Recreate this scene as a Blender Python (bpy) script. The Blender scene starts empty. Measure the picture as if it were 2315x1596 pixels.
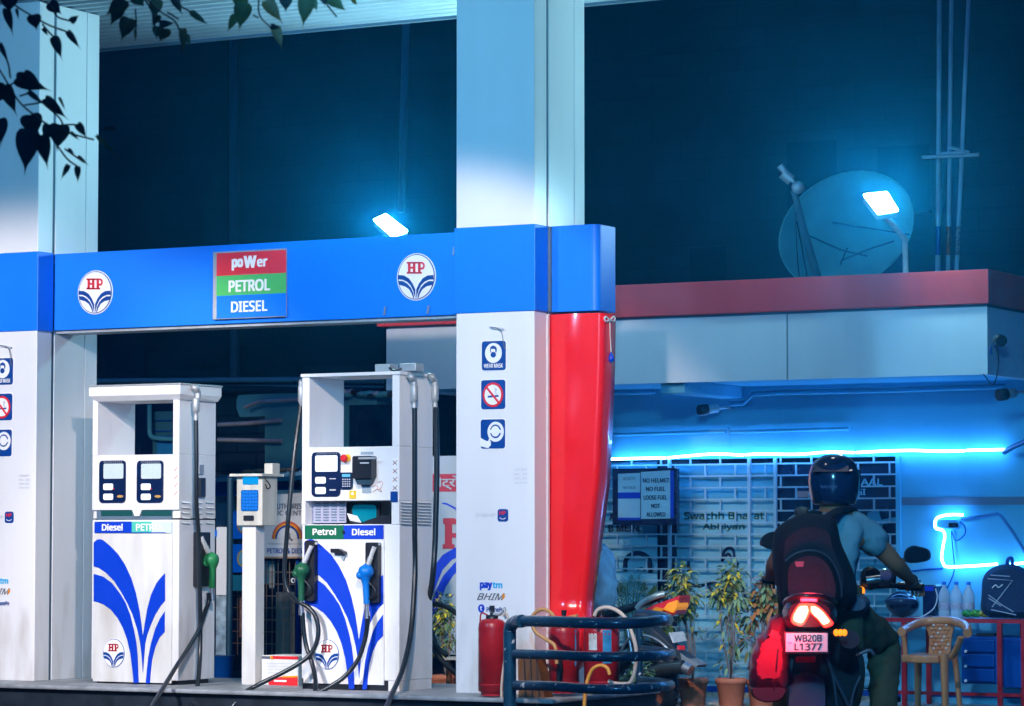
import bpy, bmesh, math, random
from mathutils import Vector, Matrix, Quaternion, noise as mnoise
random.seed(7)
sc = bpy.context.scene
rad = math.radians
# ---------------------------------------------------------------- camera
YAW, PITCH, FPX, CH = rad(28.8), rad(3.41), 7000.0, 1.32   # focal length in units of a 2314-wide picture
cam_d = bpy.data.cameras.new("camera"); cam = bpy.data.objects.new("camera", cam_d)
sc.collection.objects.link(cam); sc.camera = cam
cam_d.sensor_width = 36; cam_d.lens = 36 * FPX / 2314; cam_d.clip_end = 400; cam_d.clip_start = 0.1
cam.location = (0, 0, CH); cam.rotation_euler = (rad(90) + PITCH, 0, YAW)
cam_d.dof.use_dof = True; cam_d.dof.focus_distance = 20.5; cam_d.dof.aperture_fstop = 9
# ---------------------------------------------------------------- world, view, lamps
w = bpy.data.worlds.new("World"); sc.world = w; w.use_nodes = True
bg = w.node_tree.nodes["Background"]
bg.inputs[0].default_value = (0.0, 0.045, 0.28, 1); bg.inputs[1].default_value = 1.0
sc.view_settings.view_transform = 'Standard'; sc.view_settings.look = 'None'
sc.view_settings.exposure = 0; sc.view_settings.gamma = 1
sc.render.engine = 'CYCLES'
try:
    sc.cycles.use_denoising = True; sc.cycles.denoiser = 'OPENIMAGEDENOISE'
except Exception: pass
sc.cycles.max_bounces = 6; sc.cycles.sample_clamp_indirect = 4.0
def lamp(kind, name, loc, target, power, col, size=0.3, angle=None, blend=0.3, parent=None):
    l = bpy.data.lights.new(name, kind); l.energy = power; l.color = col
    if kind == 'AREA': l.size = size
    else: l.shadow_soft_size = size
    if kind == 'SPOT': l.spot_size = rad(angle); l.spot_blend = blend
    o = bpy.data.objects.new(name, l); sc.collection.objects.link(o)
    o.location = loc
    o.rotation_euler = (Vector(target) - Vector(loc)).to_track_quat('-Z', 'Y').to_euler()
    if parent is not None:
        o.parent = parent; o.location = Vector(loc) - parent.location
    return o
# white lamps under the canopy (their upper cut-off leaves the column tops to the added cyan fills)
lamp('SPOT', 'canopy_and_fill_light', (-12.6, 11.0, 4.75), (-14.3, 18.3, 0.2), 2900, (1.0, 0.84, 0.76), 0.12, 50, 0.32)
lamp('SPOT', 'canopy_and_fill_light', (-7.5, 12.5, 4.75), (-11.0, 18.3, 1.5), 1900, (1.0, 0.84, 0.76), 0.10, 39, 0.32)
lamp('SPOT', 'canopy_and_fill_light', (-12.2, 10.6, 4.9), (-12.6, 18.3, 4.1), 1300, (0.15, 0.53, 0.9), 0.3, 80, 0.5)  # added fill; its cyan imitates the cool tint on the column tops
lamp('SPOT', 'cyan_fill_light', (-1.5, 3.0, 5.0), (-8.9, 21.2, 2.4), 3900, (0.10, 0.54, 0.95), 0.35, 42, 0.7)  # added cyan fill from the camera side; no street lamp stands here
lamp('SPOT', 'canopy_and_fill_light', (-6.6, 15.5, 4.9), (-9.3, 22.4, -1.7), 900, (0.45, 0.68, 1.0), 0.2, 36, 0.5)
lamp('SPOT', 'canopy_and_fill_light', (-4.6, 9.0, 4.9), (-5.7, 13.9, 1.1), 130, (1.0, 0.8, 0.7), 0.2, 30, 0.5)  # added fill that brightens the rider

# ---------------------------------------------------------------- picture-to-place helpers (2314 x 1596 picture)
ca, sa, cp, sp = math.cos(YAW), math.sin(YAW), math.cos(PITCH), math.sin(PITCH)
FW = Vector((-sa * cp, ca * cp, sp)); RT = Vector((ca, sa, 0)); UP = RT.cross(FW)
CAM = Vector((0, 0, CH))
def ray(x, y): return FW + RT * ((x - 1157) / FPX) - UP * ((y - 798) / FPX)
def P(x, y, Y):
    r = ray(x, y); return CAM + r * (Y / r.y)
def PX(x, y, X):
    r = ray(x, y); return CAM + r * (X / r.x)
def PD(x, y, d): return CAM + ray(x, y) * d
def XZ(x0, y0, x1, y1, Y):
    xc, yc = (x0 + x1) / 2, (y0 + y1) / 2
    return P(x0, yc, Y).x, P(x1, yc, Y).x, P(xc, y1, Y).z, P(xc, y0, Y).z

# ---------------------------------------------------------------- materials
MATS = {}
def mat(name, col=(.5, .5, .5), rough=.5, metal=0, emit=None, es=1, noise=.12, nscale=3, spec=.5, coat=0, alpha=1, trans=0, bump=0, streak=False, ior=1.45):
    if name in MATS: return MATS[name]
    m = bpy.data.materials.new(name); m.use_nodes = True; nt = m.node_tree; N = nt.nodes; L = nt.links
    b = N["Principled BSDF"]; MATS[name] = m
    b.inputs['Base Color'].default_value = (*col, 1); b.inputs['Roughness'].default_value = rough
    b.inputs['Metallic'].default_value = metal; b.inputs['Specular IOR Level'].default_value = spec
    b.inputs['Coat Weight'].default_value = coat; b.inputs['Alpha'].default_value = alpha
    b.inputs['Transmission Weight'].default_value = trans; b.inputs['IOR'].default_value = ior
    if emit:
        b.inputs['Emission Color'].default_value = (*emit, 1); b.inputs['Emission Strength'].default_value = es
    if noise > 0:
        tc = N.new('ShaderNodeTexCoord'); mp = N.new('ShaderNodeMapping'); nz = N.new('ShaderNodeTexNoise')
        L.new(tc.outputs['Object'], mp.inputs[0]); L.new(mp.outputs[0], nz.inputs[0])
        mp.inputs['Scale'].default_value = (1, 1, .12) if streak else (1, 1, 1)
        nz.inputs['Scale'].default_value = nscale; nz.inputs['Detail'].default_value = 6
        rp = N.new('ShaderNodeValToRGB'); L.new(nz.outputs[0], rp.inputs[0])
        rp.color_ramp.elements[0].position = .3; rp.color_ramp.elements[1].position = .7
        rp.color_ramp.elements[0].color = (*[c * (1 - noise) for c in col], 1)
        rp.color_ramp.elements[1].color = (*[min(1, c * (1 + noise * .5)) for c in col], 1)
        L.new(rp.outputs[0], b.inputs['Base Color'])
        mr = N.new('ShaderNodeMapRange'); L.new(nz.outputs[0], mr.inputs[0])
        mr.inputs[3].default_value = max(0, rough - .08); mr.inputs[4].default_value = min(1, rough + .1)
        L.new(mr.outputs[0], b.inputs['Roughness'])
        if bump:
            bp = N.new('ShaderNodeBump'); bp.inputs['Strength'].default_value = bump; bp.inputs['Distance'].default_value = .02
            L.new(nz.outputs[0], bp.inputs['Height']); L.new(bp.outputs[0], b.inputs['Normal'])
    return m
def brickmat(name, c1, c2, cm, bw, bh, rough=.9, bump=.5):
    m = bpy.data.materials.new(name); m.use_nodes = True; nt = m.node_tree; N = nt.nodes; L = nt.links; b = N["Principled BSDF"]
    tc = N.new('ShaderNodeTexCoord'); sx = N.new('ShaderNodeSeparateXYZ'); cx = N.new('ShaderNodeCombineXYZ'); ad = N.new('ShaderNodeMath')
    L.new(tc.outputs['Object'], sx.inputs[0]); L.new(sx.outputs[0], ad.inputs[0]); L.new(sx.outputs[1], ad.inputs[1])
    L.new(ad.outputs[0], cx.inputs[0]); L.new(sx.outputs[2], cx.inputs[1])
    br = N.new('ShaderNodeTexBrick'); L.new(cx.outputs[0], br.inputs[0])
    br.inputs['Color1'].default_value = (*c1, 1); br.inputs['Color2'].default_value = (*c2, 1); br.inputs['Mortar'].default_value = (*cm, 1)
    br.inputs['Scale'].default_value = 1; br.inputs['Brick Width'].default_value = bw; br.inputs['Row Height'].default_value = bh; br.inputs['Mortar Size'].default_value = .012
    nz = N.new('ShaderNodeTexNoise'); nz.inputs['Scale'].default_value = .9; nz.inputs['Detail'].default_value = 8; L.new(tc.outputs['Object'], nz.inputs[0])
    rp = N.new('ShaderNodeValToRGB'); rp.color_ramp.elements[0].position = .42; rp.color_ramp.elements[1].position = .66
    rp.color_ramp.elements[0].color = (.45, .45, .45, 1); L.new(nz.outputs[0], rp.inputs[0])
    mx = N.new('ShaderNodeMixRGB'); mx.blend_type = 'MULTIPLY'; mx.inputs[0].default_value = 1
    L.new(br.outputs[0], mx.inputs[1]); L.new(rp.outputs[0], mx.inputs[2]); L.new(mx.outputs[0], b.inputs['Base Color'])
    b.inputs['Roughness'].default_value = rough
    bp = N.new('ShaderNodeBump'); bp.inputs['Strength'].default_value = bump; bp.inputs['Distance'].default_value = .02
    L.new(br.outputs[1], bp.inputs['Height']); bp.invert = True; L.new(bp.outputs[0], b.inputs['Normal'])
    MATS[name] = m; return m
white = mat('white_enamel', (.78, .78, .80), .38, noise=.17, nscale=3.2, streak=True)
dirty = mat('worn_white_enamel', (.70, .69, .67), .5, noise=.34, nscale=5, streak=True)
clad = mat('white_cladding', (.80, .80, .82), .34, noise=.10, nscale=1.6, streak=True)
blueP = mat('royal_blue_panel', (.0, .19, .88), .48, noise=.08, nscale=1.2)
blueD = mat('blue_vinyl', (.0, .045, .55), .4, noise=.05)
navy = mat('navy_vinyl', (.0, .05, .28), .4, noise=.05)
redV = mat('red_vinyl', (.75, .02, .03), .4, noise=.05)
greenV = mat('green_vinyl', (.08, .48, .12), .4, noise=.05)
dgreen = mat('dark_green_vinyl', (.0, .13, .06), .4, noise=.05)
whiteV = mat('white_vinyl', (.88, .88, .88), .4, noise=.02)
greyV = mat('faint_grey_vinyl', (.5, .54, .62), .5, noise=.05)
blackP = mat('black_plastic', (.012, .014, .02), .35, noise=.2)
rubber = mat('black_rubber', (.008, .014, .02), .3, noise=.2, spec=.6)
joint = mat('dark_joint', (.10, .16, .22), .7, noise=.1)
steel = mat('brushed_steel', (.55, .56, .58), .3, .9, noise=.15, nscale=20)
galv = mat('galvanised_steel', (.45, .48, .5), .5, .5, noise=.2, nscale=9)
redP = mat('dark_red_paint', (.42, .012, .02), .35, noise=.3, nscale=6)
skin = mat('brown_skin', (.46, .17, .08), .5, noise=.1)
orange = mat('orange_plastic', (.9, .3, .0), .35, noise=.05)
yellow = mat('yellow_plastic', (.9, .55, .02), .4, noise=.05)

# ---------------------------------------------------------------- objects
def tag(o, label=None, cat=None, group=None, kind=None):
    for k, v in (('label', label), ('category', cat), ('group', group), ('kind', kind)):
        if v: o[k] = v
    return o
def thing(name, label, cat, loc, group=None):
    o = bpy.data.objects.new(name, None); sc.collection.objects.link(o); o.location = loc
    o.empty_display_size = .1
    return tag(o, label, cat, group)
def wloc(o):
    v = Vector(o.location)
    while o.parent is not None:
        o = o.parent; v = v + Vector(o.location)
    return v
def copy_tree(o, parent=None):
    c = o.copy(); sc.collection.objects.link(c)
    if parent is not None: c.parent = parent
    for ch in list(bpy.data.objects):
        if ch.parent is o: copy_tree(ch, c)
    return c
FONT = {}
try:
    import os
    BF = bpy.data.fonts.load(os.path.join(bpy.utils.resource_path('LOCAL'), 'datafiles', 'fonts', 'NotoSansHebrew-Regular.woff2'))
except Exception: BF = None
def glyphs(s, bold):
    k = (s, bold)
    if k not in FONT:
        c = bpy.data.curves.new('t', 'FONT'); c.body = s
        if BF is not None and ord(s[0]) < 2000: c.font = BF
        c.resolution_u = 3
        o = bpy.data.objects.new('t', c); sc.collection.objects.link(o)
        me = bpy.data.meshes.new_from_object(o.evaluated_get(bpy.context.evaluated_depsgraph_get()))
        v = [(q.co.x, q.co.y) for q in me.vertices]; f = [list(p.vertices) for p in me.polygons]
        bpy.data.objects.remove(o); bpy.data.curves.remove(c); bpy.data.meshes.remove(me)
        if not v: v, f = [(0, 0), (1, 0), (1, 1)], [[0, 1, 2]]
        xs = [a for a, _ in v]; ys = [b for _, b in v]
        x0, x1, y0, y1 = min(xs), max(xs), min(ys), max(ys)
        FONT[k] = ([((a - x0) / (x1 - x0 + 1e-9), (b - y0) / (y1 - y0 + 1e-9)) for a, b in v], f)
    return FONT[k]
def catmull(pts, n=6):
    pts = [Vector(p) for p in pts]
    if len(pts) < 3: return pts
    out = []; q = [pts[0] * 2 - pts[1]] + pts + [pts[-1] * 2 - pts[-2]]
    for i in range(1, len(q) - 2):
        for k in range(n):
            t = k / n; a, b, c, d = q[i - 1], q[i], q[i + 1], q[i + 2]
            out.append(.5 * ((2 * b) + (c - a) * t + (2 * a - 5 * b + 4 * c - d) * t * t + (3 * b - a - 3 * c + d) * t ** 3))
    out.append(pts[-1]); return out
class MB:
    def __init__(s): s.v = []; s.f = []; s.m = []; s.s = []; s.mats = []
    def mi(s, m):
        if m not in s.mats: s.mats.append(m)
        return s.mats.index(m)
    def add(s, vs, fs, m, smooth=False):
        b = len(s.v); s.v += [Vector(v) for v in vs]; k = s.mi(m)
        for f in fs: s.f.append([b + i for i in f]); s.m.append(k); s.s.append(smooth)
        return s
    def poly(s, pts, m): return s.add(pts, [list(range(len(pts)))], m)
    def prism(s, pts, vec, m, m2=None):
        n = len(pts); vec = Vector(vec); a = [Vector(p) for p in pts]; b = [p + vec for p in a]
        s.add(a + b, [list(range(n))], m); base = len(s.v) - 2 * n; k = s.mi(m2 or m)
        for i in range(n):
            j = (i + 1) % n; s.f.append([base + i, base + j, base + n + j, base + n + i]); s.m.append(k); s.s.append(False)
        s.f.append([base + n + i for i in reversed(range(n))]); s.m.append(k); s.s.append(False)
        return s
    def box(s, x0, x1, y0, y1, z0, z1, m, bev=0):
        if bev:
            bm = bmesh.new(); bmesh.ops.create_cube(bm, size=1)
            for v in bm.verts: v.co = Vector((x0 + (v.co.x + .5) * (x1 - x0), y0 + (v.co.y + .5) * (y1 - y0), z0 + (v.co.z + .5) * (z1 - z0)))
            bmesh.ops.bevel(bm, geom=bm.edges[:], offset=bev, segments=2, affect='EDGES', profile=.5)
            bm.verts.index_update(); s.add([v.co.copy() for v in bm.verts], [[v.index for v in f.verts] for f in bm.faces], m); bm.free(); return s
        return s.add([(x0, y0, z0), (x1, y0, z0), (x1, y1, z0), (x0, y1, z0), (x0, y0, z1), (x1, y0, z1), (x1, y1, z1), (x0, y1, z1)],
                     [[0, 3, 2, 1], [4, 5, 6, 7], [0, 1, 5, 4], [1, 2, 6, 5], [2, 3, 7, 6], [3, 0, 4, 7]], m)
    def tube(s, pts, r, m, seg=10, curve=0, caps=True, flat=None):
        pts = catmull(pts, curve) if curve else [Vector(p) for p in pts]
        n = len(pts); rs = r if callable(r) else (lambda t: r)
        up = Vector((0, 0, 1)); d0 = (pts[1] - pts[0]).normalized()
        if abs(d0.dot(up)) > .95: up = Vector((1, 0, 0))
        nrm = (up - d0 * up.dot(d0)).normalized(); vs = []
        for i, p in enumerate(pts):
            d = (pts[min(i + 1, n - 1)] - pts[max(i - 1, 0)]).normalized()
            nrm = (nrm - d * nrm.dot(d)).normalized(); bn = d.cross(nrm); rr = rs(i / (n - 1))
            for k in range(seg):
                a = 2 * math.pi * k / seg; vs.append(p + (nrm * math.cos(a) * (flat or 1) + bn * math.sin(a)) * rr)
        fs = [[i * seg + k, i * seg + (k + 1) % seg, (i + 1) * seg + (k + 1) % seg, (i + 1) * seg + k] for i in range(n - 1) for k in range(seg)]
        s.add(vs, fs, m, True)
        if caps: s.add(vs[:seg], [list(range(seg))], m); s.add(vs[-seg:], [list(range(seg))], m)
        return s
    def lathe(s, o, prof, m, seg=20, axis=(0, 0, 1), caps=True):
        q = Vector((0, 0, 1)).rotation_difference(Vector(axis).normalized()); o = Vector(o); vs = []
        for r, z in prof:
            for k in range(seg):
                a = 2 * math.pi * k / seg; vs.append(o + q @ Vector((r * math.cos(a), r * math.sin(a), z)))
        n = len(prof)
        s.add(vs, [[i * seg + k, i * seg + (k + 1) % seg, (i + 1) * seg + (k + 1) % seg, (i + 1) * seg + k] for i in range(n - 1) for k in range(seg)], m, True)
        if caps: s.add(vs[:seg], [list(range(seg))], m); s.add(vs[-seg:], [list(range(seg))], m)
        return s
    def ball(s, c, r, m, rot=None, seg=16, rings=10):
        c = Vector(c); r = (r, r, r) if not hasattr(r, '__len__') else r; vs = []
        for i in range(rings + 1):
            th = math.pi * (i + .001) / (rings + .002)
            for k in range(seg):
                a = 2 * math.pi * k / seg
                p = Vector((r[0] * math.sin(th) * math.cos(a), r[1] * math.sin(th) * math.sin(a), r[2] * math.cos(th)))
                vs.append(c + (rot @ p if rot else p))
        return s.add(vs, [[i * seg + k, i * seg + (k + 1) % seg, (i + 1) * seg + (k + 1) % seg, (i + 1) * seg + k] for i in range(rings) for k in range(seg)], m, True)
    def pp(s, pts, Y, m, t=.004):    # a flat shape lying on a facade-parallel plane, t thick, standing in front of it
        return s.prism([P(x, y, Y) - Vector((0, t, 0)) for x, y in pts], (0, t, 0), m)
    def rect(s, x0, y0, x1, y1, Y, m, t=.004, back=0, bev=0):
        a, b, c, d = XZ(x0, y0, x1, y1, Y); return s.box(a, b, Y - t, Y + back, c, d, m, bev)
    def rrect(s, x0, y0, x1, y1, Y, m, t=.004, r=4):
        pts = []
        a, b, c, d = XZ(x0, y0, x1, y1, Y); rr = min(r * (b - a) / abs(x1 - x0), (b - a) / 2.01, (d - c) / 2.01)
        for cx, cz, a0 in ((b - rr, d - rr, 0), (a + rr, d - rr, 90), (a + rr, c + rr, 180), (b - rr, c + rr, 270)):
            for k in range(4):
                t_ = rad(a0 + 30 * k); pts.append(Vector((cx + rr * math.cos(t_), Y - t, cz + rr * math.sin(t_))))
        return s.prism(pts, (0, t, 0), m)
    def disc(s, x, y, rx, ry, Y, m, t=.004, n=28, r0=None, a0=0, a1=360):
        c = P(x, y, Y); ax = abs(P(x + rx, y, Y).x - c.x); az = abs(P(x, y + ry, Y).z - c.z)
        if r0 is None and a1 - a0 >= 360:
            return s.prism([c + Vector((ax * math.cos(2 * math.pi * k / n), -t, az * math.sin(2 * math.pi * k / n))) for k in range(n)], (0, t, 0), m)
        r0 = r0 or 0; q = []
        for k in range(n + 1):
            a = rad(a0 + (a1 - a0) * k / n); q.append((c + Vector((ax * math.cos(a), -t, az * math.sin(a))), c + Vector((ax * r0 * math.cos(a), -t, az * r0 * math.sin(a)))))
        vs = [p for ab in q for p in ab]
        return s.add(vs, [[2 * k, 2 * k + 1, 2 * k + 3, 2 * k + 2] for k in range(n)], m)
    def text(s, t, x0, y0, x1, y1, Y, m, lift=.006, bold=.012, shear=0):
        a, b, c, d = XZ(x0, y0, x1, y1, Y)
        return s.text3(t, (a, Y - lift, c), (b - a, 0, 0), (0, 0, d - c), m, bold, shear)
    def text3(s, t, o, ux, uz, m, bold=.012, shear=0):
        v, f = glyphs(t, 0); o, ux, uz = Vector(o), Vector(ux), Vector(uz); h = uz.length; w_ = ux.length
        bb = min(bold * 2.2 * h, w_ * .1); un, vn = ux.normalized(), uz.normalized(); back = vn.cross(un)
        if back.y > 0 and abs(back.y) > .3: back = -back
        o = o + un * bb + vn * bb * .6; ux = un * (w_ - 2 * bb); uz = vn * (h - 1.2 * bb)
        for i, (dx, dz) in enumerate(((0, 0), (-1, -.6), (1, .6), (-1, .6), (1, -.6)) if bb > 0 else ((0, 0),)):
            s.add([o + un * bb * dx + vn * bb * dz + back * i * .0002 + ux * (p + shear * q) + uz * q for p, q in v], f, m)
        return s
    def logo(s, x, y, rx, ry, Y, blue, red, lift=.004, ring=True, wh=None):
        wh = wh or whiteV
        if ring:
            s.disc(x, y, rx * 1.10, ry * 1.08, Y, wh, lift, 32); s.disc(x, y, rx * 1.05, ry * 1.04, Y, blue, lift + .003, 32)
        s.disc(x, y, rx, ry, Y, wh, lift + .006, 32); L = lift + .009
        E = lambda u, v: (x + u * rx, y - v * ry)
        b1 = [(-.99, .08), (-.67, .06), (-.40, -.07), (-.19, -.3), (-.03, -.58), (-.03, -.99), (-.07, -.85), (-.15, -.62), (-.3, -.38), (-.5, -.22), (-.75, -.13), (-.99, -.12)]
        b2 = [(-.97, -.19), (-.73, -.2), (-.48, -.32), (-.28, -.5), (-.14, -.75), (-.10, -.98), (-.15, -.96), (-.22, -.78), (-.37, -.57), (-.6, -.44), (-.92, -.37)]
        for bb in (b1, b2):
            for sg in (1, -1): s.pp([E(u * sg, v) for u, v in bb], Y, blue, L)
        def R(u0, v0, u1, v1): s.pp([E(u0, v0), E(u1, v0), E(u1, v1), E(u0, v1)], Y, red, L)
        R(-.44, .66, -.30, .16); R(-.16, .66, -.02, .16); R(-.32, .46, -.14, .37)
        for u in (-.51, -.23): R(u, .68, u + .28, .60); R(u, .22, u + .28, .14)
        R(.13, .66, .27, .16); R(.05, .22, .34, .14); R(.05, .68, .36, .60)
        s.add([P(*E(.34 + r * math.sin(rad(a)), .5 + r * 1.0 * math.cos(rad(a))), Y) - Vector((0, L, 0)) for a in range(0, 181, 30) for r in (.18, .08)],
              [[2 * k, 2 * k + 1, 2 * k + 3, 2 * k + 2] for k in range(6)], red)
        R(.25, .42, .36, .33)
        return s
    def build(s, name, parent=None, bev=0, label=None, cat=None, group=None, kind=None, recalc=True, subd=0):
        o0 = wloc(parent) if parent is not None else Vector((0, 0, 0))
        me = bpy.data.meshes.new(name); me.from_pydata([v - o0 for v in s.v], [], s.f)
        for m in s.mats: me.materials.append(m)
        me.polygons.foreach_set('material_index', s.m); me.polygons.foreach_set('use_smooth', s.s)
        if recalc:
            bm = bmesh.new(); bm.from_mesh(me); bmesh.ops.recalc_face_normals(bm, faces=bm.faces[:]); bm.to_mesh(me); bm.free()
        me.update(); o = bpy.data.objects.new(name, me); sc.collection.objects.link(o)
        if parent is not None: o.parent = parent
        if bev:
            b = o.modifiers.new('b', 'BEVEL'); b.width = bev; b.segments = 2; b.limit_method = 'ANGLE'
        if subd:
            b = o.modifiers.new('s', 'SUBSURF'); b.levels = b.render_levels = subd
        return tag(o, label, cat, group, kind)
def skinned(name, chains, m, parent=None, sub=2, wrinkle=0, **kw):
    """one continuous surface grown along joints: chains = list of [(point, radius) ...]; shared points are joined"""
    vs, rs, es, key = [], [], [], {}
    for ch in chains:
        prev = None
        for p, r in ch:
            k = tuple(round(c, 4) for c in p)
            if k not in key: key[k] = len(vs); vs.append(Vector(p)); rs.append(r if hasattr(r, '__len__') else (r, r))
            i = key[k]
            if prev is not None and prev != i: es.append((prev, i))
            prev = i
    me = bpy.data.meshes.new(name); me.from_pydata(vs, es, []); o = bpy.data.objects.new(name, me); sc.collection.objects.link(o)
    sm = o.modifiers.new('k', 'SKIN'); sm.use_smooth_shade = True
    for i, r in enumerate(rs): me.skin_vertices[0].data[i].radius = r
    me.skin_vertices[0].data[0].use_root = True
    ss = o.modifiers.new('s', 'SUBSURF'); ss.levels = ss.render_levels = sub
    m2 = bpy.data.meshes.new_from_object(o.evaluated_get(bpy.context.evaluated_depsgraph_get()))
    bpy.data.objects.remove(o); bpy.data.meshes.remove(me)
    def crease(v):      # cloth folds
        if not wrinkle: return v.co.copy()
        q = Vector((v.co.x * 7, v.co.y * 7, v.co.z * 13)); n = 1 - abs(mnoise.noise(q)) * 2.2; n2 = mnoise.noise(q * 2.3)
        return v.co + v.normal * wrinkle * (n * .8 + n2 * .5 - .05)
    b = MB(); b.add([crease(v) for v in m2.vertices], [list(p.vertices) for p in m2.polygons], m, True)
    bpy.data.meshes.remove(m2)
    return b.build(name, parent, **kw)

def chips(name, col, rough=.3):      # gloss paint with small pale chips
    m = mat(name, col, rough, .1, noise=.3, nscale=9, coat=.4); nt = m.node_tree; N = nt.nodes; L = nt.links; b = N["Principled BSDF"]
    src = b.inputs['Base Color'].links[0].from_socket; tc = N.new('ShaderNodeTexCoord'); nz = N.new('ShaderNodeTexNoise'); nz.inputs['Scale'].default_value = 22; nz.inputs['Detail'].default_value = 3
    L.new(tc.outputs['Object'], nz.inputs[0]); rp = N.new('ShaderNodeValToRGB'); rp.color_ramp.elements[0].position = .66; rp.color_ramp.elements[1].position = .68; L.new(nz.outputs[0], rp.inputs[0])
    mx = N.new('ShaderNodeMixRGB'); L.new(rp.outputs[0], mx.inputs[0]); L.new(src, mx.inputs[1]); mx.inputs[2].default_value = (.55, .6, .62, 1); L.new(mx.outputs[0], b.inputs['Base Color'])
    return m
def grime(name, col, rough, top):    # enamel with rusty dirt that thickens towards the foot and runs in streaks
    m = mat(name, col, rough, noise=.08, nscale=2.5, streak=True); nt = m.node_tree; N = nt.nodes; L = nt.links; b = N["Principled BSDF"]
    src = b.inputs['Base Color'].links[0].from_socket; tc = N.new('ShaderNodeTexCoord'); mp = N.new('ShaderNodeMapping'); mp.inputs['Scale'].default_value = (4, 4, .9); L.new(tc.outputs['Object'], mp.inputs[0])
    nz = N.new('ShaderNodeTexNoise'); nz.inputs['Scale'].default_value = 1.6; nz.inputs['Detail'].default_value = 8; L.new(mp.outputs[0], nz.inputs[0])
    sx = N.new('ShaderNodeSeparateXYZ'); L.new(tc.outputs['Object'], sx.inputs[0]); mr = N.new('ShaderNodeMapRange'); L.new(sx.outputs[2], mr.inputs[0]); mr.inputs[1].default_value = 0; mr.inputs[2].default_value = top; mr.inputs[3].default_value = .30; mr.inputs[4].default_value = 0
    ad = N.new('ShaderNodeMath'); L.new(nz.outputs[0], ad.inputs[0]); L.new(mr.outputs[0], ad.inputs[1]); rp = N.new('ShaderNodeValToRGB'); rp.color_ramp.elements[0].position = .66; rp.color_ramp.elements[1].position = 1.0; L.new(ad.outputs[0], rp.inputs[0]); rp.color_ramp.elements[1].color = (.75, .75, .75, 1)
    mx = N.new('ShaderNodeMixRGB'); L.new(rp.outputs[0], mx.inputs[0]); L.new(src, mx.inputs[1]); mx.inputs[2].default_value = (.42, .38, .33, 1); L.new(mx.outputs[0], b.inputs['Base Color'])
    return m
# ================================================================ setting
YC, YB, YD, YF, YW = 18.30, 18.50, 18.28, 21.20, 22.40     # column front, beam front, dispenser front, office fascia, office wall
ZI = 0.27                                                   # top of the pump island
asph = mat('dark_asphalt', (.035, .04, .05), .85, noise=.4, nscale=14, bump=.4)
MB().poly([(-90, -20, 0), (60, -20, 0), (60, 120, 0), (-90, 120, 0)], asph).build('ground', kind='structure')
conc = mat('dark_wet_concrete', (.30, .33, .36), .5, noise=.45, nscale=6, bump=.3)
kerbm = mat('dark_kerb', (.012, .02, .03), .45, noise=.5, nscale=7, bump=.3)  # near-black sides, much darker than the island top
xi1 = P(1392, 1560, YC).x
b = MB(); b.box(-19, xi1 - .25, 17.88, 19.4, 0, ZI - .03, kerbm); b.box(-19.02, xi1 - .22, 17.83, 19.42, ZI - .03, ZI, conc, .01)
b.build('pump_island', kind='structure')
MB().box(-13.5, 3, 21.6, 26, 0.0, .06, mat('pale_terrazzo', (.45, .42, .36), .6, noise=.5, nscale=16)).build('office_floor', kind='structure')

# canopy roof over the pumps, seen from below
ribm = mat('ribbed_ceiling_sheet', (.28, .36, .42), .45, .1, noise=.12, nscale=2)
can = thing('station_canopy', 'flat canopy roof with ribbed ceiling above the two white columns', 'canopy', (-12, 14, 5.3))
b = MB(); zc = 5.3; yfar = P(620, 73, 10).y * 0 + (CAM + ray(620, 73) * ((zc - CH) / ray(620, 73).z)).y
n = 90; y0 = 7.0; pts = []
for i in range(n * 4 + 1):
    yy = y0 + (yfar - y0) * i / (n * 4); pts.append((yy, zc + (.035 if (i % 4) in (2, 3) else 0)))
vs = []
for yy, zz in pts: vs += [(-24, yy, zz), (-4, yy, zz)]
b.add(vs, [[2 * i, 2 * i + 1, 2 * i + 3, 2 * i + 2] for i in range(len(pts) - 1)], ribm); b.build('ceiling', can)
b = MB(); b.box(-24, -4, y0 - .1, yfar + .04, zc + .05, zc + .5, clad)
b.box(-24, -4, yfar, yfar + .05, zc - .02, zc + .6, joint); b.build('roof_slab', can)
for k, (lx, ly) in enumerate(((-12.6, 11.0), (-7.5, 12.5), (-12.2, 10.2), (-6.6, 15.5), (-4.6, 9.0))):  # unseen housings at the spots, also for the two added fills
    b = MB(); b.box(lx - .25, lx + .25, ly - .25, ly + .25, zc - .14, zc + .02, galv)
    b.box(lx - .22, lx + .22, ly - .22, ly + .22, zc - .15, zc - .13, mat('lamp_lens', (1, 1, 1), emit=(1, .97, .95), es=12, noise=0))
    b.build('ceiling_lamp', can)

# ---------------------------------------------------------------- columns
X0, X1 = P(1031, 700, YC).x, P(1207.5, 700, YC).x
cladm = grime('column_cladding', (.80, .80, .82), .36, .9)
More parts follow.
